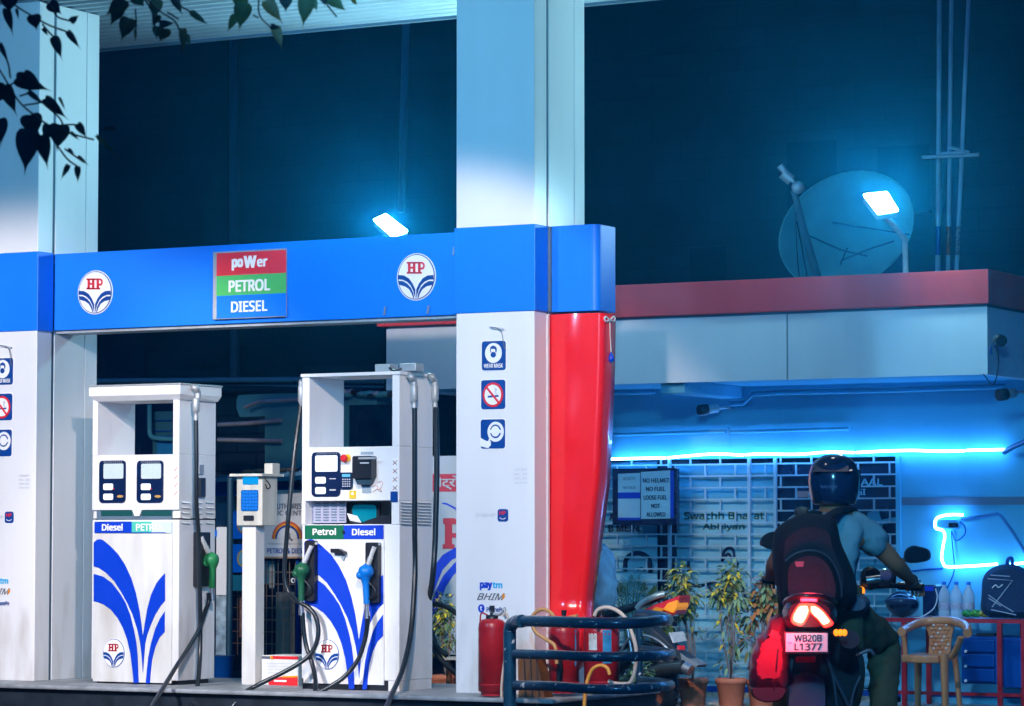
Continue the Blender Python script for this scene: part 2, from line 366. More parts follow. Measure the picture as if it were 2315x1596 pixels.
# joints on the side face, measured on plane X = X1
yj = [PX(1235, 300, X1).y, PX(1241, 300, X1).y, PX(1299, 300, X1).y, PX(1322, 300, X1).y]
zt, zb = P(1031, 516, YC).z, P(1031, 709, YC).z
col = thing('canopy_column', 'white column on the right, between blue beam and red pylon', 'column', (X0, YC, ZI), 'white canopy columns')
b = MB(); b.box(X0, X1, YC, yj[0], ZI, zb + .02, cladm); b.box(X0, X1, YC, yj[0], zt - .02, 5.3, clad)
b.build('front_cladding', col, bev=.004)
b = MB(); b.box(X0 + .02, X1 - .012, yj[0], yj[1], ZI, 5.3, joint); b.build('shadow_gap', col)
b = MB()
for za, zb_ in ((ZI, zb + .02), (zt - .02, 5.3)):
    b.box(X0, X1 - .004, yj[1], yj[2] - .006, za, zb_, cladm); b.box(X0, X1 - .004, yj[2] + .002, yj[3], za, zb_, cladm)
b.build('rear_cladding', col, bev=.003)
b = MB(); b.box(X0 - .012, X1 + .012, YC - .012, yj[0], zb, zt, blueP, .004); b.build('blue_band', col)
# stickers (the code squares of the photograph are left out)
def sticker(name, fn): bb = MB(); fn(bb); return bb.build(name, col)
def mask(b):
    b.rrect(1088, 769, 1145, 839, YC, whiteV, .003, 6); b.rrect(1089.5, 771, 1143.5, 837, YC, navy, .005, 5)
    b.disc(1116, 798, 19, 22.6, YC, whiteV, .007); b.text('WEAR MASK', 1095, 822, 1138, 832, YC, whiteV, .009)
    b.pp([(1109, 789), (1110, 784), (1116, 781), (1122, 784), (1124, 789), (1123, 797), (1121, 797), (1120, 789), (1111, 789), (1110, 797), (1108.5, 797)], YC, navy, .009)
    b.disc(1116, 802, 6, 6.5, YC, navy, .010, 16)
sticker('wear_mask_sticker', mask)
def smoke(b):
    b.rrect(1086.5, 857, 1144, 927, YC, whiteV, .003, 6); b.rrect(1088, 859, 1142.5, 925, YC, navy, .005, 5)
    b.disc(1115, 892.5, 23.3, 28, YC, redV, .007); b.disc(1115, 892.5, 18.6, 22.8, YC, whiteV, .009)
    b.pp([(1104, 895), (1128, 893), (1128, 897), (1104, 899)], YC, navy, .011)
    b.pp([(1117, 880), (1122, 877), (1125, 881), (1121, 886), (1126, 892), (1124, 892), (1119, 886), (1122, 881)], YC, greyV, .011)
    b.pp([(1098, 875), (1101, 872), (1132, 911), (1129, 914)], YC, redV, .013)
sticker('no_smoking_sticker', smoke)
def phone(b):
    b.rrect(1085.5, 946, 1143.5, 1016, YC, whiteV, .003, 6); b.rrect(1087, 948, 1142, 1014, YC, navy, .005, 5)
    b.disc(1121, 976, 18.5, 22.8, YC, whiteV, .007); b.disc(1121, 975, 12.4, 15.5, YC, navy, .009); b.disc(1121, 975, 9.6, 12, YC, whiteV, .011)
    b.rect(1106, 972, 1136, 979, YC, whiteV, .013)
    b.pp([(1087, 990), (1095, 994), (1103, 998), (1110, 997), (1110, 1007), (1104, 1013), (1096, 1011), (1087, 1009)], YC, whiteV, .007)
    b.pp([(1102, 1000), (1107, 991), (1110, 992), (1106, 1001)], YC, whiteV, .0075)
sticker('round_symbol_sticker', phone)
def pay(b):
    b.text('Go digital with', 1076, 1159, 1120, 1170, YC, greyV, .003, .0)
    b.rrect(1124.8, 1150.6, 1148.6, 1179, YC, navy, .003, 5); b.text('HP', 1129, 1155, 1144, 1164, YC, redV, .006, .03); b.disc(1137, 1168, 8, 6, YC, whiteV, .006, 16, .75, 200, 340)
sticker('app_sticker', pay)
sticker('cash_back_notice', lambda b: [b.text(t, 1163, 1059 + 10 * i, 1192, 1064 + 10 * i, YC, greyV, .003, 0) for i, t in enumerate(('CASH BACK', 'Rs. 32', 'ON Rs. 200/-', 'ON HP PAY'))])
cyanV = mat('cyan_vinyl', (.0, .42, .8), .4, noise=.03); greyD = mat('charcoal_vinyl', (.12, .13, .16), .4, noise=.05)
def pay2(b):
    b.text('pay', 1084.7, 1316, 1113, 1334, YC, blueD, .003, .035); b.text('tm', 1113.5, 1316, 1136, 1329.5, YC, cyanV, .003, .035)
    b.text('BHIM', 1078, 1341, 1135, 1356, YC, greyD, .003, .01, .12); b.pp([(1136, 1340), (1142, 1348), (1136, 1356)], YC, orange, .004)
    b.disc(1088, 1375, 7.4, 9.5, YC, blueD, .003, 18); b.text('PhonePe', 1100, 1372, 1139.5, 1383, YC, navy, .003, .02)
    b.text('t', 1085.5, 1370, 1090.5, 1380, YC, whiteV, .005, .03)
sticker('payment_stickers', pay2)
# hanging scrap of tape and wire high on the column
b = MB(); b.tube([P(1108, 740, YC - .02), P(1124, 742, YC - .02), P(1133, 750, YC - .02), P(1137, 770, YC - .02), P(1140, 790, YC - .02)], .003, greyD, 5, 5)
b.prism([P(1105, 737, YC - .02), P(1138, 742, YC - .02), P(1138, 746, YC - .02), P(1108, 742, YC - .02)], (0, .004, 0), greyV); b.build('loose_wire', col)
col2 = copy_tree(col); dX = P(84.5, 700, YC).x - X1; col2.location.x += dX
col2['label'] = 'white column at the left edge of the frame, beside the first dispenser'

# ---------------------------------------------------------------- beam, logos, fuel sign
beam = thing('fascia_beam', 'royal blue beam spanning the two white columns with round logos', 'beam', (P(600, 640, YB).x, YB, zb))
XL = X1 + dX
b = MB(); b.box(XL + .0, X0 - .0, YB, YB + .28, zb + .01, zt - .005, blueP, .004)
b.box(XL, X0, YB + .03, YB + .25, zb - .012, zb + .01, galv); b.build('beam_panel', beam)
b = MB(); b.logo(216, 661, 36, 46, YB, navy, redV); b.build('round_emblem', beam)
b = MB(); b.logo(941.5, 626, 40, 49.5, YB, navy, redV); b.build('round_emblem', beam)
# stub of the beam on the other side of the right column, rounded at its end
stub = []; SD = .26
xe0 = P(1391, 610, YB + SD).x; rc = .05
for k in range(0, 7):
    t = rad(90 * k / 6); stub.append((xe0 - rc + rc * math.sin(t), YB + rc - rc * math.cos(t)))
prof = [(X1, YB)] + stub + [(xe0, YB + SD), (X1, YB + SD)]
b = MB(); b.prism([(x, y, zb) for x, y in prof], (0, 0, zt - zb), blueP); b.build('beam_end', beam, bev=.004)
b = MB(); b.rect(1238, 512, 1244, 704, YC + .18, joint, .002, .02); b.build('joint_strip', beam)
# three scraps of tape left on the beam
for (x, y, a) in ((868, 703, 12), (966, 700, 8), (1024, 567, -5)):
    b = MB(); c = P(x, y, YB - .012); b.prism([c + Vector((-.008, 0, -.03)), c + Vector((.012, -.01, -.028)), c + Vector((.02, -.012, .03)), c + Vector((0, 0, .028))], (0, .006, 0), galv)
    b.build('tape_scrap', beam)
fs = thing('fuel_sign', 'red, green and blue sign listing power, petrol and diesel on the beam', 'sign', P(567, 719, YB))
b = MB(); b.rect(487, 566.5, 649, 720, YB, galv, .035); b.build('sign_box', fs, bev=.003)
YS = YB - .035
b = MB(); b.rect(490, 569, 646.5, 620.5, YS, redV, .004); b.rect(490, 620.5, 646.5, 666, YS, greenV, .004); b.rect(490, 666, 646.5, 717, YS, blueP, .004)
for t, x0, y0, x1, y1, sh in (('po', 525, 585, 551, 612, 0), ('W', 552, 578, 581, 606, 0), ('er', 582, 585, 606, 603, 0)): b.text(t, x0, y0, x1, y1, YS, whiteV, .008, .035)
b.text('PETROL', 518, 632, 612, 659, YS, whiteV, .008, .025); b.text('DIESEL', 523.5, 680, 606, 705, YS, whiteV, .008, .02); b.build('sign_face', fs)

# ---------------------------------------------------------------- red pylon under the beam end
redG = mat('glossy_red_plastic', (.95, .012, .012), .22, noise=.04, nscale=3, coat=.5)
py = thing('red_pylon', 'tall glossy red tapering pylon beside the right white column', 'pylon', (X1 + .2, YB + .15, ZI))
edge = [(709, 1393), (800, 1392), (900, 1389), (1020, 1383), (1085, 1381), (1175, 1369), (1265, 1357), (1325, 1349), (1395, 1340), (1440, 1333), (1480, 1327), (1510, 1320), (1524, 1300)]
b = MB(); rings = []
edge = [(709 + (1395 - 709) * i / 16, 0) for i in range(17)] + edge[-5:]
full = [(709, 1393), (800, 1392), (900, 1389), (1020, 1383), (1085, 1381), (1175, 1369), (1265, 1357), (1325, 1349), (1395, 1340)]
for y, xe in edge:
    if xe == 0:
        for (ya, xa_), (yb, xb_) in zip(full, full[1:]):
            if ya <= y <= yb + .01: xe = xa_ + (xb_ - xa_) * (y - ya) / (yb - ya)
    z = P(1300, y, YB).z; dp = .22 * max(.25, min(1, (xe - 1250) / 120)); xr2 = P(xe, y, YB + dp).x; wd = max(.025, xr2 - X1)
    wob = .008 * math.sin(y * .031) + .004 * math.sin(y * .083); rc = min(.05, wd * .4, dp * .45); ring = []
    for k in range(21):
        t = k / 20
        if t < .6: u = t / .6; ring.append((X1 + (wd - rc) * u, YB + .012 - .03 * math.sin(math.pi * u) + wob * math.sin(math.pi * u), z))
        elif t < .9: u = (t - .6) / .3; ring.append((X1 + wd - rc + rc * math.sin(rad(90 * u)), YB + .012 + rc * (1 - math.cos(rad(90 * u))), z))
        else: u = (t - .9) / .1; ring.append((X1 + wd, YB + .012 + rc + (dp - rc - .02) * u, z))
    ring.append((X1 + wd - .01, YB + dp, z)); ring.append((X1 + .01, YB + dp, z)); rings += ring
nr = 23
b.add(rings, [[i * nr + k, i * nr + (k + 1) % nr, (i + 1) * nr + (k + 1) % nr, (i + 1) * nr + k] for i in range(len(edge) - 1) for k in range(nr)], redG, True)
b.add(rings[:nr], [list(range(nr))], redG); b.add(rings[-nr:], [list(range(nr))], redG); b.build('pylon_shell', py)
b = MB(); b.rect(1231, 711, 1239, 1500, YB - .02, clad, .006, .02); b.build('edge_trim', py)
wireW = mat('white_cord', (.75, .75, .8), .5)
tgo = thing('hanging_tag', 'small blue drop-shaped tag hanging from a white bow on the red pylon', 'tag', P(1383, 818, YB - .06))
sx = P(1391, 760, YB + .22).x + .012; Q_ = lambda x, y, o=0: PX(x, y, sx + o)
b = MB(); b.tube([Q_(1378, 728), Q_(1379, 760), Q_(1381, 798)], .0035, wireW, 6)
for sg in (-1, 1): b.tube([Q_(1378, 725), Q_(1378 + 8 * sg, 716), Q_(1378 + 12 * sg, 720), Q_(1378 + 8 * sg, 727), Q_(1378, 722)], .006, wireW, 6, 4)
b.build('bow_and_cord', tgo)
b = MB(); b.lathe(Q_(1381, 808), [(.002, .04), (.012, .02), (.024, -.005), (.022, -.022), (.008, -.033)], blueD, 14); b.build('drop', tgo)

# ---------------------------------------------------------------- fuel dispensers
cyE = mat('screen_glow', (.02, .02, .02), .3, emit=(.85, .93, 1), es=1.6, noise=0)
cyE2 = mat('dim_screen', (.35, .4, .42), .35, emit=(.55, .72, .8), es=.55, noise=.15, nscale=60)
blE = mat('blue_screen', (.0, .02, .05), .3, emit=(.0, .36, .9), es=1.0, noise=0)
bezel = mat('navy_bezel', (.004, .014, .06), .25, noise=.1)
inner = mat('shaded_inner_panel', (.62, .62, .66), .45, noise=.06)
def hose(name, pts, parent, r=.016, m=None): return MB().tube(pts, r, m or rubber, 10, 5).build(name, parent)
def leafdecals(b, dx, s=1.0):
    A = [(872, 85), (900, 60), (930, 54), (960, 64), (1020, 115), (1095, 190), (1160, 290), (1220, 420), (1262, 560), (1295, 720), (1310, 830), (1325, 955), (1342, 840), (1366, 700), (1400, 570), (1448, 465), (1490, 410), (1530, 368), (1530, 622), (1490, 668), (1440, 750), (1400, 840), (1367, 930), (1347, 1020), (1325, 1290), (1312, 1100), (1298, 1000), (1270, 870), (1230, 750), (1180, 640), (1130, 550), (1060, 440), (980, 360), (920, 320), (872, 305)]
    B = [(872, 375), (960, 400), (1040, 460), (1110, 550), (1165, 640), (1210, 760), (1240, 880), (1265, 1010), (1277, 1130), (1286, 1382), (1240, 1382), (1230, 1270), (1210, 1110), (1180, 980), (1140, 870), (1090, 780), (1030, 705), (960, 655), (900, 632), (872, 628)]
    C = [(1527, 722), (1527, 910), (1480, 960), (1440, 1050), (1410, 1170), (1397, 1290), (1390, 1385), (1352, 1385), (1362, 1270), (1376, 1140), (1400, 1020), (1440, 880), (1482, 790)]
    for q in (A, B, C):
        pts = [P(x * .24465, 1205.4 + y * .24465, YD) + Vector((dx, -.009, 0)) for x, y in q]
        xs0 = P(214, 1300, YD).x + dx
        b.prism([Vector((xs0 + (p.x - xs0) * s, p.y, p.z)) for p in pts], (0, .003, 0), blueD)
spoutm = mat('bright_zinc', (.75, .76, .76), .35, .3, noise=.15, nscale=20)
def nozzle(name, parent, sp0, sp1, body, grip, colour, n_pull=(1, 0)):
    """sp0 tip of the spout, sp1 where it enters the body, grip = bottom of the handle"""
    n = thing(name, '', '', sp0) if parent is None else None
    nz = parent
    b = MB(); b.tube([sp0, sp0.lerp(sp1, .5), sp1], .016, spoutm, 10)
    for k in range(4): c = sp0.lerp(sp1, .62 + .1 * k); b.tube([c, sp0.lerp(sp1, .65 + .1 * k)], .021, spoutm, 10)
    b.build('spout', nz)
    b = MB(); b.tube([sp1, sp1.lerp(body, .35), body, body.lerp(grip, .3), body.lerp(grip, .7), grip], lambda t: .022 + .034 * math.exp(-((t - .30) / .2) ** 2), colour, 12, 4)
    q = body + Vector((-.03, -.02, .0)); b.ball(q, (.03, .03, .03), colour); b.build('nozzle_body', nz)
    a_ = body.lerp(grip, .15); g_ = grip + Vector((0, 0, .02)); mid = a_.lerp(g_, .5) + Vector((.07 * n_pull[0], .0, -.02))
    MB().tube([a_, a_.lerp(mid, .6) + Vector((.02 * n_pull[0], 0, 0)), mid, g_], .007, blackP, 8, 4).build('trigger_guard', nz)
    MB().tube([grip, grip + Vector((0, 0, -.05))], .016, steel, 10).tube([grip + Vector((.002, 0, -.05)), grip + Vector((.004, 0, -.10))], .02, steel, 10).build('swivel', nz)

white = grime('grimy_white_enamel', (.80, .80, .82), .36, 1.1); dirty = grime('grimier_white_enamel', (.74, .73, .71), .45, 1.6)
def dispenser1():
    d = thing('fuel_dispenser', 'white dispenser with two displays and a thick overhanging cap', 'fuel dispenser', (P(300, 1545, YD).x, YD + .25, ZI), 'fuel dispensers')
    xl, xr_ = P(208, 1100, YD).x, P(404, 1100, YD).x; dep = PX(487, 1100, xr_).y - YD; Y2 = YD + dep
    z = lambda y, x=300: P(x, y, YD).z
    zdt, zdb, zsl, ztop = z(1028), z(1153), z(1175), z(893)
    b = MB(); b.box(xl, xr_, YD + .006, Y2, ZI + .03, zsl, white, .006); b.box(xl + .02, xr_ - .02, YD + .05, Y2 - .05, ZI, ZI + .03, blackP); b.build('cabinet', d)
    b = MB(); b.rect(212, 1206, 389, 1542, YD, dirty, .004, .004); b.build('front_door', d)
    b = MB(); leafdecals(b, 0, 1); b.build('leaf_decal', d)
    b = MB(); b.logo(259, 1476, 23, 31, YD, navy, redP, .007); b.build('round_emblem', d)
    # head with slot and displays
    b = MB(); b.box(xl, xr_, YD + .02, Y2, zsl + .012, zdb, dirty); b.rect(219, 1153, 390, 1174, YD + .015, joint, .002); b.pp([(300, 1153), (322, 1153), (316, 1167), (306, 1167)], YD + .008, dirty, .01)
    b.rect(229, 1154, 299, 1166, YD + .012, mat('slot_dark_green', (.0, .07, .07), .5), .003); b.rect(321, 1154, 388, 1166, YD + .012, MATS['slot_dark_green'], .003); b.build('slot_recess', d)
    b = MB(); b.box(xl, xr_, YD, Y2, zdb, zdt, white, .005); b.build('display_head', d)
    for x in (226, 311):
        b = MB(); b.rrect(x, 1041, x + 59, 1136, YD, bezel, .012, 7); b.text('::::::::::', x + 9, 1043, x + 50, 1046, YD - .012, greyV, .003, .02); f = b.build('display_unit', d)
        b = MB(); b.rrect(x + 8.5, 1048, x + 53, 1082, YD - .012, cyE2, .004, 3); b.build('main_screen', f)
        b = MB(); b.rrect(x + 8, 1093, x + 29.5, 1107.5, YD - .012, cyE, .004, 3); b.build('litre_screen', f)
        b = MB(); b.rrect(x + 8, 1116, x + 29.5, 1130, YD - .012, cyE, .004, 3); b.disc(x + 31, 1105, 1.6, 1.8, YD - .012, redV, .006, 10); b.disc(x + 46, 1122, 7, 3, YD - .012, mat('gold_print', (.5, .3, .08), .5), .004, 12); b.build('price_screen', f)
    # portal
    ww = P(221, 900, YD).x - xl
    b = MB(); b.box(xl, xl + ww, YD, Y2, zdt, ztop, white, .004); b.build('left_upright', d)
    b = MB(); b.box(P(391, 950, YD).x, xr_, YD, Y2, zdt, ztop, white, .004); b.build('right_upright', d)
    # cap with sloped lower edge
    cx0, cx1 = P(200.5, 880, YD - .05).x, P(407, 880, YD - .05).x; cz1, cz0, cz2 = P(300, 871, YD - .05).z, P(300, 893, YD - .05).z, P(300, 906, YD - .02).z
    yb_ = PX(501, 890, cx1).y; f0 = YD - .05
    b = MB(); top = [(cx0, f0), (cx1, f0), (cx1, yb_), (cx0, yb_)]; low = [(cx0 + .04, f0 + .05), (cx1 - .03, f0 + .05), (cx1 - .012, yb_ - .03), (cx0 + .04, yb_ - .03)]
    v = [(x, y, cz1) for x, y in top] + [(x, y, cz0) for x, y in top] + [(x, y, cz2) for x, y in low]
    b.add(v, [[0, 1, 2, 3]] + [[i, (i + 1) % 4, 4 + (i + 1) % 4, 4 + i] for i in range(4)] + [[4 + i, 4 + (i + 1) % 4, 8 + (i + 1) % 4, 8 + i] for i in range(4)] + [[8, 9, 10, 11]], white)
    b.box(cx0 - .006, cx1 + .006, f0 - .006, yb_ + .006, cz1 - .006, cz1 + .008, galv); b.build('top_cap', d, bev=.004)
    # labels
    b = MB(); b.rect(215, 1179, 299, 1204.5, YD, blueD, .008); b.text('Diesel', 231, 1184, 278, 1199.5, YD - .008, whiteV, .004, .025); b.build('diesel_label', d)
    b = MB(); b.rect(299, 1179, 344, 1204.5, YD, mat('green_teal_vinyl', (.08, .55, .42), .4, noise=.1), .008); b.rect(344, 1179, 389, 1204.5, YD, mat('glare_vinyl', (.62, .76, .74), .4, noise=.1), .008)  # pale right half puts glare into the label's colour
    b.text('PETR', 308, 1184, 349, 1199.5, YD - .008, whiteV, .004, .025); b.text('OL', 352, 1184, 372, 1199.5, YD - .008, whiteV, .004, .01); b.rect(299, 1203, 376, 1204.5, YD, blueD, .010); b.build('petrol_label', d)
    b = MB(); b.rect(392, 1050, 405, 1122, YD, whiteV, .003)
    for k in range(4): b.pp([(394, 1064 + 18 * k), (402, 1056 + 18 * k), (402.6, 1057 + 18 * k), (395, 1065 + 18 * k)], YD, redP, .005)
    b.build('warning_stickers', d)
    # side face: louvres, keypad, meter plate
    b = MB()
    for cx in (410 + 9, 437 + 9, 464 + 9):
        for k in range(5):
            y = 1133 + 11.5 * k; p0, p1 = PX(cx - 9, y, xr_), PX(cx + 9, y + 1, xr_)
            b.add([p0, p1, p1 + Vector((.014, 0, -.012)), p0 + Vector((.014, 0, -.012))], [[0, 1, 2, 3]], white)
            b.add([p0 + Vector((.001, 0, -.014)), p1 + Vector((.001, 0, -.014)), p1 + Vector((.014, 0, -.012)), p0 + Vector((.014, 0, -.012))], [[0, 1, 2, 3]], joint)
    b.build('side_louvres', d)
    b = MB(); p0, p1 = PX(445, 1142, xr_), PX(458, 1062, xr_); b.box(xr_, xr_ + .03, p0.y, p1.y, P(300, 1123, YD).z, P(300, 1080, YD).z, blackP, .004); b.build('side_keypad', d)
    b = MB(); b.box(xr_, xr_ + .012, p0.y + .01, p1.y, P(300, 1072, YD).z, P(300, 1050, YD).z, galv); b.build('meter_plate', d)
    hx = xr_ + .03
    b = MB(); q0, q1 = PX(436, 1260, xr_), PX(463, 1260, xr_); b.box(xr_, xr_ + .05, q0.y, q1.y, PX(450, 1326, xr_).z, PX(450, 1203, xr_).z, blackP, .006); b.build('nozzle_holster', d)
    # hose fitting and hoses
    g = hx + .045
    b = MB(); b.tube([PX(431, 874, xr_), PX(440, 876, g), PX(447, 886, g), PX(447, 900, g)], .022, galv, 12, 5); b.build('pipe_elbow', d)
    b = MB(); c = PX(443, 900, g); b.lathe(c, [(.02, 0), (.026, -.01), (.026, -.09), (.02, -.10), (.014, -.11), (.018, -.13), (.018, -.16)], galv, 14); b.build('breakaway_coupling', d)
    g2 = g + .01
    hose('delivery_hose', [PX(443, 945, g), PX(444, 1039, g2), PX(444, 1137, g2), PX(449, 1211, g2), PX(450, 1279, g2), PX(452, 1352, g2), PX(452.5, 1438, g2), PX(451, 1499, g2 + .03), PX(445, 1560, g2 + .12), PX(433, 1590, g2 + .3), PX(424, 1612, g2 + .45)], d)
    nd = d
    n0 = thing('fuel_nozzle', 'green nozzle hanging on the side of the dispenser with the thick cap', 'fuel nozzle', PX(478, 1260, g), 'fuel nozzles on the dispensers')
    nozzle('fuel_nozzle', n0, PX(455, 1214, xr_ + .05), PX(472, 1250, g), PX(480, 1272, g + .02), PX(479, 1328, g), mat('green_nozzle_plastic', (.02, .22, .07), .4, noise=.1), (-1, 0))
    hose('nozzle_hose', [PX(471, 1340, g), PX(471, 1362, g), PX(464, 1381, g), PX(452.6, 1416, g + .02), PX(435.5, 1448, g + .05), PX(406, 1494, g + .12), PX(377, 1541, g + .2), PX(352, 1582, g + .3), PX(338, 1606, g + .35)], n0)
    return d, xl, xr_
d1, d1xl, d1xr = dispenser1()

def dispenser2():
    d = thing('fuel_dispenser', 'white dispenser with card terminal, thin flat top and two front nozzles', 'fuel dispenser', (P(780, 1560, YD).x, YD + .25, ZI), 'fuel dispensers')
    xl, xr_ = P(682, 1100, YD).x, P(902, 1100, YD).x; dep = PX(978, 1100, xr_).y - YD; Y2 = YD + dep
    z = lambda y, x=790: P(x, y, YD).z
    zdt, zdb, zsl, ztop = z(1010), z(1132), z(1185), z(850)
    b = MB(); b.box(xl, xr_, YD + .006, Y2, ZI + .07, zsl, white, .006); b.build('cabinet', d)
    b = MB(); b.box(xl + .005, xr_ - .09, YD + .012, Y2 - .02, ZI, ZI + .07, blackP); b.box(xr_ - .09, xr_ - .002, YD + .012, Y2 - .01, ZI, ZI + .07, white); b.build('plinth', d)
    b = MB(); b.rect(687, 1219, 868, 1546, YD, white, .004, .004); b.build('front_door', d)
    b = MB(); leafdecals(b, P(690, 1300, YD).x - P(214, 1300, YD).x, 1.02); b.build('leaf_decal', d)
    b = MB(); b.logo(741, 1479, 25.5, 32.5, YD, navy, redP, .007); b.build('round_emblem', d)
    # open shelf between door and head
    b = MB(); b.box(xl, xl + .03, YD, Y2, zsl, zdb, white); b.box(xr_ - .06, xr_, YD, Y2, zsl, zdb, white); b.box(xl + .03, xr_ - .06, Y2 - .03, Y2 - .01, zsl, zdb, galv)
    b.build('shelf_bay', d)
    b = MB(); b.rect(700, 1135, 783, 1182, YD + .1, mat('lilac_grille', (.36, .36, .48), .6), .01)
    for i in range(4):
        for k in range(7): b.rect(713 + 18 * i, 1137 + 6.3 * k, 725 + 18 * i, 1139.6 + 6.3 * k, YD + .09, joint, .004)
    b.build('perforated_plate', d)
    b = MB(); b.rect(786, 1136, 861, 1183, YD + .16, blackP, .02); b.rrect(797, 1141, 851, 1180, YD + .14, mat('teal_glass', (.0, .16, .22), .2, emit=(0, .1, .16), es=.5), .004, 8); b.build('terminal_screen', d)
    b = MB(); b.prism([P(784, 1160, YD + .05), P(807, 1166, YD + .03), P(815, 1178, YD + .02), P(789, 1173, YD + .04)], (0, .01, -.012), whiteV); b.build('paper_slip', d)
    b = MB(); b.prism([P(824, 1178, YD + .06), P(860, 1166, YD + .06), P(881, 1165, YD + .06), P(881, 1184, YD + .06), P(824, 1184, YD + .06)], (0, .1, 0), blackP); b.build('black_cloth', d)
    b = MB(); b.box(xl, xr_, YD, Y2, zdb, zdt, white, .005); b.build('display_head', d)
    b = MB(); b.rrect(706, 1022, 770, 1122, YD, bezel, .012, 8); b.text(':::::::::::', 716, 1024, 762, 1026.5, YD - .012, greyV, .003, .02); f = b.build('display_unit', d)
    b = MB(); b.rrect(713, 1029.5, 762.6, 1066, YD - .012, cyE, .004, 3); b.build('main_screen', f)
    b = MB(); b.rrect(713, 1078, 736, 1093, YD - .012, cyE, .004, 3); b.build('litre_screen', f)
    b = MB(); b.rrect(713, 1101, 736, 1116.6, YD - .012, cyE, .004, 3); b.rect(745, 1081, 759, 1083, YD - .012, greyV, .004); b.rect(745, 1106, 759, 1109, YD - .012, greyV, .004); b.build('price_screen', f)
    b = MB(); b.disc(786.5, 1035, 7, 8.5, YD, yellow, .01, 20); b.build('button_plate', d)
    b = MB(); c = P(783, 1036, YD - .01); b.lathe(c, [(.012, 0), (.012, .02), (.026, .022), (.027, .034), (.018, .042)], redV, 16, (-.15, -1, 0)); b.build('emergency_button', d)
    b = MB(); b.rrect(770, 1068, 797.5, 1105, YD, bezel, .02, 3); b.rect(773.5, 1071.5, 791.5, 1078, YD - .02, mat('keypad_lcd', (.1, .3, .4), .3, emit=(.05, .35, .6), es=.8, noise=0), .004)
    for i in range(4):
        for k in range(4): b.disc(775.5 + 5 * i, 1083.5 + 5.2 * k, 1.6, 1.6, YD - .02, greyV, .005, 8)
    b.build('keypad', d)
    b = MB(); b.rrect(808, 1031, 851, 1082, YD, blackP, .07, 4); b.pp([(810, 1082), (849, 1082), (842, 1096), (816, 1096)], YD, mat('dark_teal_plastic', (.02, .06, .09), .4), .05); b.rect(814, 1045, 834, 1048, YD - .07, greyV, .003); b.rect(810, 1033, 849, 1038, YD - .07, galv, .003); b.build('receipt_printer', d)
    b = MB(); b.rect(819, 1097, 839, 1114, YD, mat('grey_slot', (.34, .42, .48), .5), .006); b.rect(816, 1021, 844, 1027.5, YD, MATS['grey_slot'], .004); b.build('receipt_slot', d)
    b = MB(); b.rrect(790, 1109, 805, 1127, YD, yellow, .006, 2); b.disc(797.5, 1116, 3, 3.6, YD, whiteV, .009, 12); b.build('yellow_tag', d)
    b = MB()
    for q in (((843, 1100), (850, 1097), (854, 1103), (847, 1109)), ((852, 1092), (862, 1088), (864, 1096), (856, 1108)), ((842, 1112), (852, 1106), (862, 1112), (860, 1104))):
        b.tube([P(x, y, YD - .003) for x, y in q], .0025, mat('orange_scrawl', (.75, .4, .3), .6), 4, 3)
    b.build('hand_scrawl', d)
    ww = P(699, 900, YD).x - xl
    b = MB(); b.box(xl, xl + ww, YD, Y2, zdt, ztop, white, .004); b.build('left_upright', d)
    b = MB(); b.box(P(886, 950, YD).x, xr_, YD, Y2, zdt, ztop, white, .004); b.build('right_upright', d)
    b = MB(); b.box(xl - .006, xr_ + .012, YD - .012, Y2 + .01, ztop, z(842.5), white, .003); b.build('top_cap', d)
    for (x0, x1) in ((850, 884), (906, 943)):
        a, c, e, f_ = XZ(x0, 823, x1, 840.5, YD + .12); b = MB(); b.box(a, c, YD + .10, YD + .22, z(841), z(823), galv, .006); b.build('junction_box', d)
    b = MB(); b.tube([P(880, 832, YD + .1), P(893, 838, YD + .08), P(908, 833, YD + .1)], .008, blackP, 6, 4); b.build('top_cable', d)
    # labels
    b = MB(); b.rect(690, 1187, 778, 1218.5, YD, dgreen, .008); b.text('Petrol', 707, 1194, 760, 1209.5, YD - .008, whiteV, .004, .025); b.build('petrol_label', d)
    b = MB(); b.rect(778, 1187, 867, 1218.5, YD, blueD, .008); b.text('Diesel', 796, 1194.5, 849, 1210, YD - .008, whiteV, .004, .025); b.disc(777, 1203, 3, 4, YD - .008, blackP, .006, 10); b.build('diesel_label', d)
    b = MB(); b.rect(886, 1035, 900, 1110, YD, whiteV, .003)
    for k in range(4): b.pp([(888, 1050 + 19 * k), (898, 1040 + 19 * k), (898.6, 1041 + 19 * k), (889, 1051 + 19 * k)], YD, redP, .005); b.pp([(889, 1041 + 19 * k), (898, 1050 + 19 * k), (897, 1051 + 19 * k), (888, 1042 + 19 * k)], YD, greyD, .005)
    b.rect(884, 1111, 899, 1134, YD, navy, .01); b.build('warning_stickers', d)
    b = MB()
    for x0, x1 in ((905, 930), (942, 972)):
        for k in range(8):
            y = 1133 + 6.9 * k; p0, p1 = PX(x0, y, xr_), PX(x1, y + 1.5, xr_)
            b.add([p0, p1, p1 + Vector((.014, 0, -.010)), p0 + Vector((.014, 0, -.010))], [[0, 1, 2, 3]], white)
            b.add([p0 + Vector((.001, 0, -.012)), p1 + Vector((.001, 0, -.012)), p1 + Vector((.014, 0, -.010)), p0 + Vector((.014, 0, -.010))], [[0, 1, 2, 3]], joint)
    b.build('side_louvres', d)
